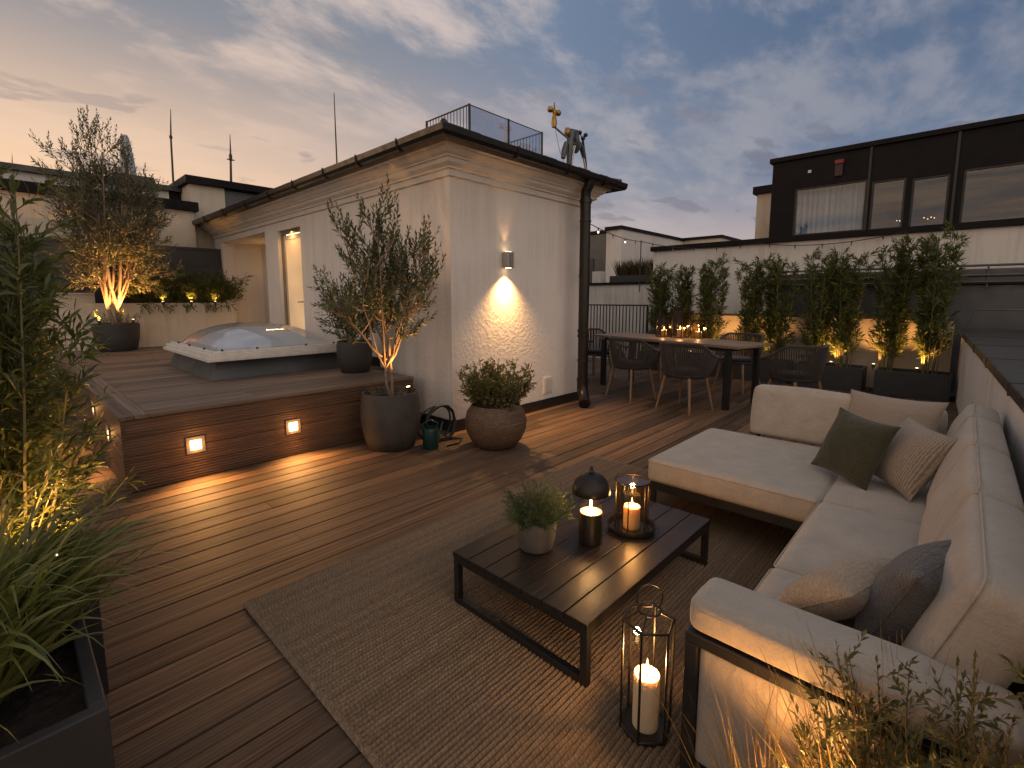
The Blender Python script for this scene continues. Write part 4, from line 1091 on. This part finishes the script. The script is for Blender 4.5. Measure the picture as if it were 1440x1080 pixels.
mb.build('cage', 'bronze', fl, smooth=60)
mb = MB(); ax = V((.684, -.729, 0))
mb.tube([V((c[0], c[1], z1+.078))+ax*(.042*cos(a))+V((0, 0, .046*sin(a))) for a in [R(-60+300*i/26-0) for i in range(27)]], .0026, 6)
mb.build('handle', 'bronze', fl, smooth=60)
mb = MB()
for k in range(6):
    (xa, ya), (xb, yb) = hexa[k], hexa[(k+1) % 6]; s_ = .985
    pa = (c[0]+(xa-c[0])*s_, c[1]+(ya-c[1])*s_); pb = (c[0]+(xb-c[0])*s_, c[1]+(yb-c[1])*s_)
    mb.add([(*pa, z0+.012), (*pb, z0+.012), (*pb, z1-.006), (*pa, z1-.006)], [(0, 1, 2, 3)])
mb.build('glass', 'glass', fl)
candle(fl, (c[0], c[1], z0+.0115), .043, .185, .050, 3.0)

# ------------------------------------------------------------------ corner sofa
sf = thing('corner_sofa', 'beige linen corner sofa with chaise on a dark metal frame', 'sofa', (2.7, .2, 0))
SX0, SX1 = 1.282, 4.06
mb = MB()
# base rails
mb.box((1.335, .425, .205), (2.875, .455, .262)).box((2.845, .456, .205), (2.875, 1.425, .262)).box((2.876, 1.395, .205), (4.05, 1.425, .262)).box((4.02, -.16, .205), (4.05, 1.394, .262)).box((1.335, -.19, .205), (4.05, -.161, .262))
mb.build('base_frame', 'black', sf, .003)
for x, y in ((2.85, 1.39), (4.015, 1.39), (4.015, -.185), (2.86, .43), (1.9, -.185)): MB().box((x, y, .0155 if x < 3.6 and y < 2.38 else .001), (x+.03, y+.03, .2045)).build('leg', 'black', sf, .002)
mb = MB().box((SX0, -.20, .463), (SX0+.052, .515, .497)).box((SX0, .478, .0155), (SX0+.052, .515, .4625)).box((SX0, -.20, .0155), (SX0+.052, -.163, .4625)).box((SX0, -.1625, .05), (SX0+.052, .4775, .085))
mb.build('arm_frame', 'black', sf, .003)
weld(softbox((SX0+.012, -.162, .088), (SX0+.045, .477, .462), .012, 0, 10, .0).build('arm_panel', 'sofa', sf, smooth=60))
weld(softbox((SX0+.002, -.16, .4975), (1.465, .512, .600), .030, .010, 16, .006, 3).build('arm_bolster', 'sofa', sf, smooth=60))
mb = MB(); mb.tube([(SX0+.0015, y, .572) for y in np.linspace(-.13, .478, 24)]+[(SX0+.012, .505, .573), (SX0+.04, .5145, .574), (1.40, .5165, .574), (1.44, .508, .574)], .0026, 5)
mb.build('arm_piping', 'sofa', sf, smooth=60)
def seat(nm, lo, hi, sd):
    o = weld(softbox(lo, hi, .035, .014, 18, .006, sd).build(nm, 'sofa', sf, smooth=60))
    mb = MB(); z = hi[2]-.020; e = .002; r = .034
    x0, y0, x1, y1 = lo[0]-e, lo[1]-e, hi[0]+e, hi[1]+e
    pts = []
    for cx, cy_, a0 in ((x1-r, y1-r, 0), (x0+r, y1-r, 90), (x0+r, y0+r, 180), (x1-r, y0+r, 270)):
        for k in range(5): a = R(a0+90*k/4); pts.append((cx+r*cos(a), cy_+r*sin(a), z))
    mb.tube(pts, .0028, 5, closed=True).build('piping', 'sofa', o, smooth=60)
seat('seat_cushion', (1.345, -.10, .264), (1.998, .470, .420), 1)
seat('seat_cushion', (2.003, -.10, .264), (2.838, .470, .420), 2)
seat('seat_cushion', (2.843, -.10, .264), (3.850, .470, .420), 3)
seat('chaise_cushion', (2.815, .475, .264), (3.880, 1.435, .420), 4)
mb = MB().box((1.335, -.2195, .53), (4.08, -.199, .56)).box((4.062, -.173, .60), (4.085, 1.14, .64))
for x in (1.34, 2.2, 3.1, 4.06): mb.box((x, -.219, .21), (x+.022, -.1995, .5295))
MB().box((1.363, -.215, .215), (4.058, -.204, .528)).build('back_panel', 'seatpad', sf)
for y in (-.17, .5, 1.11): mb.box((4.0625, y, .21), (4.0845, y+.025, .5995))
mb.build('back_frame', 'black', sf, .003)
def back(x0, x1, sd, ytop=-.135, zt=.80, t=.15):
    wd_, hh = x1-x0-.012, .425
    m = frame3((x1-.006, -.005, .412), (x0+.006, -.005, .412), (x1-.006, ytop, zt))
    mb = softbox((-wd_/2, -hh/2, -t/2), (wd_/2, hh/2, t/2), .042, .022, 18, .010, sd)
    mb.v = [tuple(m @ V(p)) for p in mb.v]
    o = weld(mb.build('back_cushion', 'sofa', sf, smooth=60), .0005)
    r_ = .040; e = .001
    for zc in (t/2-.018,):
        pts = []
        for cx, cy_, a0 in ((wd_/2-r_, hh/2-r_, 0), (-wd_/2+r_, hh/2-r_, 90), (-wd_/2+r_, -hh/2+r_, 180), (wd_/2-r_, -hh/2+r_, 270)):
            for k in range(5): aa = R(a0+90*k/4); pts.append(m @ V((cx+(r_+e)*cos(aa), cy_+(r_+e)*sin(aa), zc)))
        MB().tube(pts, .0032, 5, closed=True).build('piping', 'sofa', o, smooth=60)
back(1.44, 2.17, 5); back(2.17, 2.90, 6); back(2.90, 3.60, 7); back(3.60, 4.04, 8)
def lean_box(nm, lo, hi, k, sd, cr=.01):
    mb = softbox(lo, hi, .035, cr, 16, .012, sd)
    mb.v = [(x+(z-lo[2])*k, y, z) for x, y, z in mb.v]
    return weld(mb.build(nm, 'sofa', sf, smooth=60))
lean_box('back_cushion', (3.86, .50, .425), (3.985, 1.135, .79), .16, 9)
lean_box('back_cushion', (3.90, .03, .425), (3.995, .49, .765), .16, 10)

def cushion(name, label, mat, bl, br, tl, t, sd, size=None):
    m = frame3(bl, br, tl); w_ = (V(br)-V(bl)).length; h_ = abs((V(tl)-V(bl)).dot(m.col[1].xyz))
    if size: w_, h_ = size
    mb, rim = pillow(w_, h_, t, 30, .10, sd)
    o = weld(mb.build(name, mat, None, smooth=60), .0005); o.matrix_world = m
    tag(o, label, 'cushion', 'loose cushions on the sofa')
    p = MB().tube(rim, .0030, 5, closed=True).build('piping', mat, o, smooth=60, local=True)
    return o
cushion('throw_pillow', 'olive green ribbed square cushion against the chaise corner', 'pillow_green', (3.315, .625, .455), (3.10, .325, .430), (3.40, .480, .80), .15, 1)
cushion('throw_pillow', 'beige pinstriped corded cushion beside the green one', 'pillow_stripe', (3.31, .315, .455), (3.02, .085, .425), (3.51, .225, .80), .17, 2)
cushion('throw_pillow', 'plain oatmeal cushion propped behind the green and striped cushions', 'pillow_plain', (3.80, .57, .455), (3.68, .07, .455), (3.97, .525, .83), .16, 3)
cushion('throw_pillow', 'dark grey textured cushion nearest the camera by the sofa arm', 'pillow_grey', (1.655, .135, .435), (1.985, .02, .455), (1.525, .045, .725), .19, 4, (.40, .37))
cushion('throw_pillow', 'tan crinkled cushion lying low beside the dark grey one', 'pillow_tan', (1.60, .36, .455), (1.955, .24, .455), (1.56, .20, .60), .15, 5, (.38, .33))

# ------------------------------------------------------------------ dining set
TA = R(77.36)-pi/2
dt = thing('dining_table', 'long pale wood dining table with dark steel legs', 'table', (7.01, 3.21, 0), TA)
L_, W_, ZT_ = 2.585, .84, .85
mb = MB(); 
for k in range(6): mb.box((-W_/2+k*W_/6+.0012, -L_/2, ZT_-.034), (-W_/2+(k+1)*W_/6-.0012, L_/2, ZT_))
mb.build('tabletop', 'oak', dt, .003, local=True)
mb = MB().box((-.34, -1.12, ZT_-.085), (-.30, 1.12, ZT_-.035)).box((.30, -1.12, ZT_-.085), (.34, 1.12, ZT_-.035)).box((-.2995, -1.12, ZT_-.085), (.2995, -1.08, ZT_-.035)).box((-.2995, 1.08, ZT_-.085), (.2995, 1.12, ZT_-.035))
mb.build('apron', 'black', dt, .002, local=True)
for sx in (-1, 1):
    for sy in (-1, 1): MB().box((sx*.345-.035, sy*1.12-.035, .001), (sx*.345+.035, sy*1.12+.035, ZT_-.0855)).build('leg', 'black', dt, .003, local=True)

def make_chair():
    t = thing('dining_chair', '', 'chair', (0, 0, 0))
    S = 1.08
    def sc(p): return (p[0]*S, p[1]*S, p[2]*S)
    A = [R(-118+236*i/40) for i in range(41)]
    def rail(a, q=1.0):
        k = 1-abs(a)/R(118)
        e = min(1, max(0, k/.55)); e = e*e*(3-2*e)
        x = .315*sin(a); y = -.285*cos(a)+(.10 if abs(a) > R(90) else 0)*(abs(a)-R(90))/R(28)
        return V((x*q, y*q, .655+.165*e))
    def low(a): return V((.245*sin(a)*1.02, -.225*cos(a)+.0, .435))
    mb = MB().tube([sc(rail(a)) for a in A], .0165*S, 8); mb.build('top_rail', 'rope', t, smooth=60, local=True)
    mb = MB()
    for i in range(50):
        a = R(-112+224*i/49); p = rail(a); q = low(a); mid = p.lerp(q, .5)+V((sin(a)*.028, -cos(a)*.028, -.01))
        pts = [p*(1-s_)**2+mid*2*s_*(1-s_)+q*s_*s_ for s_ in (0, .2, .4, .6, .8, 1)]
        mb.tube([sc(x) for x in pts], .0078*S, 6, caps=False)
    mb.build('rope_back', 'rope', t, smooth=60, local=True)
    n = 28; seat_ = MB(); vs = []
    def rim(a, r, z): return sc((r*1.03*sin(a), -r*cos(a)*.97+.01, z))
    prof = [(.0, .415), (.235, .415), (.252, .425), (.252, .440), (.245, .446)]
    for r, z in prof:
        for j in range(n): vs.append(rim(2*pi*j/n, max(r, .0005), z))
    seat_.add(vs, [(i*n+j, i*n+(j+1) % n, (i+1)*n+(j+1) % n, (i+1)*n+j) for i in range(len(prof)-1) for j in range(n)])
    seat_.build('seat_frame', 'black', t, smooth=60, local=True)
    pad = MB(); vs = []
    prof = [(.215, .447), (.228, .456), (.230, .478), (.215, .495), (.15, .502), (.0, .504)]
    for r, z in prof:
        for j in range(n): vs.append(rim(2*pi*j/n, max(r, .0005), z))
    pad.add(vs, [(i*n+j, i*n+(j+1) % n, (i+1)*n+(j+1) % n, (i+1)*n+j) for i in range(len(prof)-1) for j in range(n)])
    pad.build('seat_pad', 'seatpad', t, smooth=60, local=True)
    for sx in (-1, 1):
        for sy in (-1, 1):
            MB().tube([sc((sx*.165, sy*.165, .418)), sc((sx*.19, sy*.19, .27)), sc((sx*.235, sy*.235, .001))], [.020*S, .018*S, .0115*S], 10).build('leg', 'teak', t, smooth=60, local=True)
    return t
ch0 = make_chair()
B = TA
chairs = [((6.08, 2.60), B-pi/2+.03, 'woven rope chair at the near side of the dining table, closest to the sofa'),
          ((6.28, 3.50), B-pi/2-.05, 'woven rope chair at the near side of the dining table, closest to the downpipe'),
          ((6.72, 1.48), B-.32, 'woven rope chair at the head of the table behind the sofa back'),
          ((7.36, 4.86), B+pi+.06, 'woven rope chair at the far head of the table half hidden by the downpipe'),
          ((7.93, 2.55), B+pi/2, 'woven rope chair on the bamboo side of the table right of the candles'),
          ((8.25, 4.02), B+pi/2-.05, 'woven rope chair on the bamboo side of the table left of the candles')]
for i, ((x, y), rz, lab) in enumerate(chairs):
    cH = ch0 if i == 0 else copy_tree(ch0)
    cH.location = (x, y, 0); cH.rotation_euler = (0, 0, rz); cH['label'] = lab; cH['group'] = 'rope chairs around the dining table'
def glass_lantern(x, y, wd_, h, lab, ch, pw_):
    t = thing('candle_lantern', lab, 'lantern', (x, y, ZT_), TA, 'candle lanterns on the dining table')
    k = wd_/2; mb = MB()
    for sx in (-1, 1):
        for sy in (-1, 1): mb.box((sx*k-.006, sy*k-.006, .0065), (sx*k+.006, sy*k+.006, h-.0121))
    zz = h-.012; mb.box((-k-.006, -k-.006, zz), (k+.006, -k+.006, h)).box((-k-.006, k-.006, zz), (k+.006, k+.006, h)).box((-k-.006, -k+.0061, zz), (-k+.006, k-.0061, h)).box((k-.006, -k+.0061, zz), (k+.006, k-.0061, h))
    mb.build('frame', 'bronze', t, local=True); MB().box((-k-.004, -k-.004, .0005), (k+.004, k+.004, .006)).build('base', 'bronze', t, local=True)
    q = k-.004
    MB().add([(-q, -q, .008), (q, -q, .008), (q, q, .008), (-q, q, .008), (-q, -q, h-.008), (q, -q, h-.008), (q, q, h-.008), (-q, q, h-.008)], [(0, 1, 5, 4), (1, 2, 6, 5), (2, 3, 7, 6), (3, 0, 4, 7)]).build('glass', 'smokeglass', t, local=True)
    cd = MB().lathe([(.045, .0065), (.045, ch-.004), (.042, ch), (.03, ch-.006), (0, ch-.008)], (0, 0, 0), 20).build('candle', 'wax', t, smooth=50, local=True)
    flame_mb((0, 0, ch+.002), .055, .0085).build('flame', 'flame', cd, smooth=180, local=True)
    point('candle_glow', (x, y, ZT_+ch+.04), pw_, .015)
glass_lantern(7.21, 3.46, .17, .33, 'shorter square candle lantern left on the dining table', .11, 2.2)
glass_lantern(7.22, 3.20, .19, .43, 'tallest square candle lantern in the middle of the dining table', .13, 2.6)
glass_lantern(7.32, 2.95, .155, .28, 'smallest candle lantern at the right of the three on the dining table', .10, 2.2)

# ------------------------------------------------------------------ pots and planting
def uplight(x, y, z, d, power, lab, cone=95, col=WARMER, blend=.7):
    t = thing('garden_spotlight', lab, 'spotlight', (x, y, z), 0, 'small garden spotlights')
    dd = V(d).normalized(); p = V((x, y, z))
    MB().tube([p+V((0, 0, -.03)), p+V((0, 0, .02))], .006, 6).tube([p+V((0, 0, .02)), p+V((0, 0, .02))+dd*.055], [.018, .022], 10).build('housing', 'black', t, smooth=50)
    q = p+V((0, 0, .02))+dd*.057
    MB().tube([q, q+dd*.004], .018, 10).build('lens', 'lens', t)
    spot('garden_spotlight_beam', q+dd*.012, d, power, cone, blend, .02, col)

rng = random.Random(31)
ot = thing('potted_olive', 'large silver leaved olive tree in a dark tub at the back corner of the platform', 'potted tree', (1.33, 10.32, PZ))
MB().lathe([(.235, .001), (.262, .03), (.300, .20), (.318, .40), (.318, .452), (.300, .456), (.296, .42), (0, .415)], (1.33, 10.32, PZ), 44).build('pot', 'anthracite', ot, smooth=45)
MB().lathe([(.294, .4), (.20, .425), (0, .43)], (1.33, 10.32, PZ), 24).build('soil', 'soil', ot)
wd, LV = crown_tree(rng, (1.36, 10.32, 1.0), 1.28, 9, (1.42, 10.35, 2.62), (.86, .66, 1.0), 11, 8, .26, (.085, .023), .030, nleaf=14, up=.3, tstart=.25)
wd, LV = crown_tree(rng, (1.30, 10.30, 1.0), 1.32, 7, (1.40, 10.32, 3.20), (.68, .55, 1.15), 10, 8, .32, (.082, .023), .026, lean=(-.06, 0), wd=wd, LV=LV, nleaf=14, up=.65, tstart=.3)
wd.build('trunk', 'bark', ot, smooth=70); LV.build('crown', 'olive_leaf', ot)
LV = Leaves(); wd = MB()
shoots_plant(rng, (1.33, 10.30, 1.0), (.25, .25), 34, .14, .34, (.085, .011), 11, .9, wd=wd, LV=LV, up=.0, ang=45)
LV.build('underplanting', 'hedge_leaf', ot)
uplight(1.54, 10.12, 1.03, (-.10, .16, 1), 150, 'garden spotlight under the big olive tree at the back of the platform', 110)
uplight(1.10, 10.14, 1.03, (.0, .10, 1), 105, 'garden spotlight in the left side of the olive tub', 100)

def wall_shrub(x, sd, lab, h):
    rng = random.Random(sd)
    t = thing('planter_shrub', lab, 'shrub', (x, 10.88, 1.33), 0, 'shrubs in the masonry planter')
    wd, LV = shoots_plant(rng, (x, 10.88, 1.32), (.22, .07), 34, .32, h, (.125, .021), 14, .7, up=.25, side=7, sidel=.18, ang=50, sleaf=8)
    shoots_plant(rng, (x, 10.82, 1.34), (.22, .05), 14, .18, .34, (.09, .013), 10, 1.4, wd=wd, LV=LV, up=-.45, ang=50)
    for i in range(5):
        p = shoot(rng, (x+rng.uniform(-.2, .2), 10.78, 1.35), (rng.gauss(0, .4), -1, .2), .32, 6, -.75, .1); wd.tube(p, .003, 4); leafy(LV, rng, p, 12, .11, .019)
    wd.build('stems', 'stem', t); LV.build('foliage', 'hedge_leaf', t)
wall_shrub(1.86, 1, 'leafy shrub in the masonry planter next to the olive tree', .78)
wall_shrub(2.28, 2, 'leafy shrub in the masonry planter, second from the olive tree', .82)
wall_shrub(2.70, 3, 'leafy shrub in the masonry planter, second from the stair house', .80)
wall_shrub(3.06, 4, 'leafy shrub in the masonry planter against the stair house', .90)
uplight(2.08, 10.68, 1.32, (.0, .32, 1), 18, 'garden spotlight at the olive end of the masonry planter', 100)
uplight(2.52, 10.68, 1.32, (.1, .32, 1), 20, 'garden spotlight in the middle of the masonry planter', 100)
uplight(2.92, 10.68, 1.32, (.0, .32, 1), 18, 'garden spotlight at the stair house end of the masonry planter', 100)

# young olive in the big pot by the platform
mo = thing('potted_olive', 'slender young olive tree in a barrel shaped dark pot against the platform', 'potted tree', (2.56, 4.04, 0))
cpt = (2.56, 4.04, 0)
MB().lathe([(.205, .001), (.225, .012), (.262, .12), (.286, .28), (.284, .42), (.268, .53), (.266, .548), (.256, .553), (.246, .546), (.244, .50), (0, .495)], cpt, 48).build('pot', 'concrete', mo, smooth=50)
MB().lathe([(.243, .48), (.15, .50), (0, .505)], cpt, 28).build('soil', 'soil', mo)
rng = random.Random(77)
wd, LV = crown_tree(rng, (2.58, 4.04, .49), .84, 6, (2.50, 3.98, 1.45), (.56, .38, .56), 7, 5, .20, (.076, .0225), .016, nleaf=12, up=.5, tstart=.3, lean=(-.01, 0))
wd, LV = crown_tree(rng, (2.55, 4.02, .49), .78, 6, (2.50, 3.96, 1.70), (.50, .32, .66), 6, 5, .27, (.076, .0225), .012, wd=wd, LV=LV, nleaf=14, up=1.0, tstart=.4, lean=(-.05, 0))
wd.build('trunk', 'bark', mo, smooth=70); LV.build('crown', 'olive2_leaf', mo)
LV = Leaves(); wd = MB(); shoots_plant(rng, (2.52, 4.0, .50), (.16, .16), 26, .08, .22, (.035, .006), 9, 1.2, wd=wd, LV=LV, up=.1); LV.build('underplanting', 'dry_grass', mo)
uplight(2.66, 3.86, .53, (-.16, .10, 1), 40, 'garden spotlight in the pot of the young olive', 90)

b2_ = thing('potted_shrub', 'dark round pot with an evergreen shrub on the platform behind the young olive', 'potted plant', (2.86, 5.25, PZ))
MB().lathe([(.15, .001), (.165, .01), (.20, .15), (.205, .30), (.195, .365), (.185, .37), (.182, .33), (0, .325)], (2.86, 5.25, PZ), 40).build('pot', 'anthracite', b2_, smooth=50)
rng = random.Random(5)
wd, LV = shoots_plant(rng, (2.86, 5.25, PZ+.32), (.14, .14), 30, .5, 1.1, (.07, .018), 22, .5, up=.25, side=10, sidel=.2, ang=48, sleaf=9)
wd.build('stems', 'stem', b2_); LV.build('foliage', 'olive2_leaf', b2_)

bo = thing('potted_shrub', 'round ribbed brown clay bowl with a small leaved shrub below the wall lamp', 'potted plant', (3.28, 3.30, 0))
MB().lathe([(.170, .001), (.195, .008), (.255, .08), (.298, .18), (.306, .26), (.285, .35), (.245, .41), (.238, .425), (.228, .422), (.225, .40), (0, .395)], (3.28, 3.30, 0), 52).build('pot', 'terracotta', bo, smooth=60)
rng = random.Random(9)
wd, LV = shoots_plant(rng, (3.28, 3.30, .395), (.19, .19), 95, .24, .56, (.040, .020), 22, .75, up=.22, side=5, sidel=.12, ang=52, stem_r=.003, sleaf=9)
wd.build('stems', 'stem', bo); LV.build('foliage', 'box_leaf', bo)

wc = thing('watering_can', 'small dark green watering can beside the pots at the wall corner', 'watering can', (2.78, 3.70, 0))
c = (2.78, 3.70, 0)
MB().lathe([(.072, .001), (.076, .006), (.076, .19), (.070, .205), (.066, .205), (.068, .19), (.068, .02)], c, 28).build('body', 'greencan', wc, smooth=45)
mb = MB().tube([(c[0]+.07, c[1], .06), (c[0]+.14, c[1]+.03, .13), (c[0]+.19, c[1]+.05, .22)], [.017, .013, .010], 10); mb.build('spout', 'greencan', wc, smooth=60)
mb = MB().tube([(c[0]-.05, c[1]+.03, .18), (c[0]-.07, c[1]+.04, .24), (c[0], c[1], .285), (c[0]+.07, c[1]-.03, .24), (c[0]+.05, c[1]-.02, .19)], .009, 8); mb.build('handle', 'greencan', wc, smooth=60)
mb = MB()
for k, (r, ox, oz) in enumerate(((.20, 0, 0), (.185, .03, .01), (.21, -.03, -.01), (.175, .05, .0))):
    pts = []
    for i in range(30):
        a = 2*pi*i/29; pts.append((2.98+ox+r*cos(a), 3.80+.018*k+.03*sin(a*2+k), max(.012, .19+oz+r*.92*sin(a))))
    mb.tube(pts, .0095, 7)
mb.tube([(3.1, 3.80, .012), (3.18, 3.70, .012), (3.05, 3.60, .012), (2.92, 3.62, .012)], .0095, 7)
tag(mb.build('garden_hose', 'hose', None, smooth=70), 'coil of black garden hose leaning on the wall corner behind the watering can', 'hose')

# left edge planters
def trough(name, lab, x0, y0, x1, y1, zt, t=.035):
    th = thing(name, lab, 'planter', ((x0+x1)/2, (y0+y1)/2, 0))
    mb = MB().box((x0, y0, .001), (x1, y0+t, zt)).box((x0, y1-t, .001), (x1, y1, zt)).box((x0, y0+t, .001), (x0+t, y1-t, zt)).box((x1-t, y0+t, .001), (x1, y1-t, zt)).box((x0+t, y0+t, .001), (x1-t, y1-t, .05))
    mb.build('box', 'anthracite', th, .004)
    nx_, ny_ = 24, 30; vs = []; r2 = random.Random(4)
    for i in range(nx_+1):
        for j in range(ny_+1): vs.append((x0+t+(x1-x0-2*t)*i/nx_, y0+t+(y1-y0-2*t)*j/ny_, zt-.05+r2.uniform(-.012, .012)))
    MB().add(vs, [(i*(ny_+1)+j, (i+1)*(ny_+1)+j, (i+1)*(ny_+1)+j+1, i*(ny_+1)+j+1) for i in range(nx_) for j in range(ny_)]).build('soil', 'soil', th)
trough('trough_planter', 'anthracite trough planter with arching grass at the lower left', -.75, 1.46, .100, 2.13, .45)
trough('trough_planter', 'anthracite trough planter under the tall leafy shrubs on the left', -.75, 2.19, .158, 3.95, .45)
rng = random.Random(14)
g_ = grass_clump(rng, (-.14, 1.86, .41), (.13, .16), 420, .56, .0125, .75, None, 1.25, 9)
grass_clump(rng, (-.02, 1.98, .41), (.10, .10), 150, .46, .010, .9, g_, 1.35, 9)
grass_clump(rng, (-.22, 1.66, .41), (.12, .10), 130, .46, .012, .9, g_, 1.2, 9)
tag(g_.build('ornamental_grass', 'grass_blade', None, smooth=180), 'clump of long arching green grass in the nearest left trough', 'grass plant')
def tall_shrub(x, y, sd, lab, n, hmin, hmax, rad):
    rng = random.Random(sd); t = thing('tall_shrub', lab, 'shrub', (x, y, .40), 0, 'tall shrubs in the left trough')
    wd, LV = shoots_plant(rng, (x, y, .40), rad, n, hmin, hmax, (.095, .0175), 26, .12, up=.55, side=24, sidel=.175, ang=52, stem_r=.007, start=.15, sleaf=11, droop=.18)
    shoots_plant(rng, (x, y, .40), (rad[0]*1.3, rad[1]*1.2), 16, .3, .7, (.075, .012), 16, .7, wd=wd, LV=LV, up=.05, side=6, sidel=.12, ang=50, sleaf=9)
    wd.build('stems', 'cane', t); LV.build('foliage', 'hedge_leaf', t)
tall_shrub(-.095, 2.56, 3, 'tall narrow leaved shrub at the left edge nearest the camera', 26, 1.15, 1.92, (.14, .22))
tall_shrub(-.075, 3.28, 4, 'tall narrow leaved shrub at the left edge behind the nearest one', 22, 1.15, 1.8, (.13, .26))
uplight(.06, 2.26, .47, (-.12, .5, 1), 15, 'garden spotlight under the nearest tall shrub', 150)
uplight(.125, 2.80, .47, (-.25, .35, 1), 16, 'garden spotlight between the two tall shrubs', 150)

# bamboo row
def bamboo(sd, H):
    rng = random.Random(sd); t = thing('bamboo', '', 'bamboo', (0, 0, 0))
    wd = MB(); LV = Leaves()
    for i in range(12):
        a = rng.uniform(0, 6.28); r = rng.random()**.5
        p = V((cos(a)*r*.10, sin(a)*r*.11, 0)); h = H*rng.uniform(.72, 1.02)
        pts = shoot(rng, p, (p.x*1.2+rng.gauss(0, .03), p.y*1.2+rng.gauss(0, .03), 1), h, 10, .4, .035)
        wd.tube(pts, [.0085*(1-.75*k/10) for k in range(11)], 6, caps=False)
        for k in range(28):
            tt = .12+.88*(k+rng.random())/28
            q, tg = along(pts, tt)
            sp = shoot(rng, q, tg*.75+perp(tg, rng)*.75, rng.uniform(.085, .20)*(1.1-.4*tt), 4, .1, .2)
            wd.tube(sp, [.002, .0016, .0013, .001, .0007], 3, caps=False)
            leafy(LV, rng, sp, 10, .135, .025, 42, .15, .22)
        leafy(LV, rng, pts, 10, .10, .015, 40, .82, .1)
    wd.build('canes', 'cane', t); LV.build('foliage', 'bamboo_leaf', t)
    return t
variants = [bamboo(41, 1.72), bamboo(52, 1.72), bamboo(63, 1.72)]
rows = [(4.52, 1.00, 0), (4.08, .97, 1), (3.52, 1.08, 2), (2.84, 1.02, 0), (2.37, 1.0, 1), (1.80, 1.09, 2), (1.36, 1.04, 0), (.83, 1.12, 1), (.30, 1.20, 2)]
labs = ['bamboo at the railing end of the row, first from the balustrade', 'bamboo second from the balustrade', 'bamboo third from the balustrade, behind the dining candles', 'bamboo fourth from the balustrade behind the far table end', 'bamboo in the middle of the row, fifth from the balustrade',
        'bamboo sharing a trough, fourth from the parapet end', 'bamboo third from the right parapet, in the second trough', 'bamboo second from the right parapet', 'tallest bamboo at the parapet end with an open feathery top']
used = set()
for (y, s_, v), lab in zip(rows, labs):
    o = variants[v] if v not in used else copy_tree(variants[v])
    used.add(v)
    o.location = (9.30, y, .33); o.rotation_euler = (0, 0, y*2.3); o.scale = (1.0, 1.0, s_); o['label'] = lab; o['group'] = 'bamboos along the back wall'
for y0, y1, lab in ((.06, .93, 'dark trough planter of bamboo nearest the parapet'), (1.08, 2.02, 'dark bamboo trough, second from the parapet'), (2.12, 3.08, 'dark bamboo trough behind the near end of the dining table'), (3.18, 4.20, 'dark bamboo trough behind the dining candles'), (4.28, 4.90, 'short dark bamboo trough by the balustrade')):
    trough('bamboo_planter', lab, 9.06, y0, 9.54, y1, .375, .025)
for o in [o for o in bpy.data.objects if o.name.startswith('bamboo_planter')]: o['group'] = 'bamboo troughs along the back wall'
for y, pw_, lab in ((.45, 21, 'garden spotlight in the trough nearest the parapet'), (.98, 14, 'garden spotlight in the gap between the two right troughs'), (1.52, 21, 'garden spotlight in the second bamboo trough'), (2.62, 18, 'garden spotlight behind the chair at the table head'), (3.25, 18, 'garden spotlight between the middle bamboo troughs'), (3.85, 18, 'garden spotlight behind the dining candles')):
    uplight(9.16 if abs(y-.98) > .01 else 9.3, y, .36, (.28, 0, 1), pw_*1.35, lab, 115)

# foreground planting by the sofa arm
trough('trough_planter', 'dark trough with lit shrub and dry grass in front of the sofa arm', .70, -.42, 1.235, .42, .10)
fs_ = thing('foreground_shrub', 'small leaved green shrub in front of the sofa arm at the lower right', 'shrub', (1.09, -.13, .08))
rng = random.Random(19)
wd, LV = shoots_plant(rng, (1.10, -.14, .08), (.15, .19), 130, .45, .80, (.029, .0085), 40, .3, up=.35, side=10, sidel=.12, ang=46, stem_r=.0026, sleaf=12, start=.2)
wd.build('stems', 'dry_grass', fs_); LV.build('foliage', 'box_leaf', fs_)
g_ = grass_clump(rng, (1.12, -.04, .08), (.10, .13), 420, .60, .0042, .55, None, .5, 6)
tag(g_.build('dry_grass_clump', 'dry_grass', None), 'clump of thin golden grass mixed into the green foreground shrub', 'grass plant')
g_ = grass_clump(rng, (1.10, .20, .08), (.08, .12), 150, .46, .0032, .45, None, .4, 6)
tag(g_.build('dry_grass_clump', 'dry_grass', None), 'sparse tuft of thin golden grass below the sofa arm', 'grass plant')
uplight(.76, -.10, .22, (.36, -.02, .9), 75, 'garden spotlight in the trough before the sofa arm', 130)
uplight(1.04, .16, .20, (.45, .1, 1), 14, 'garden spotlight under the dry grass tuft', 130)
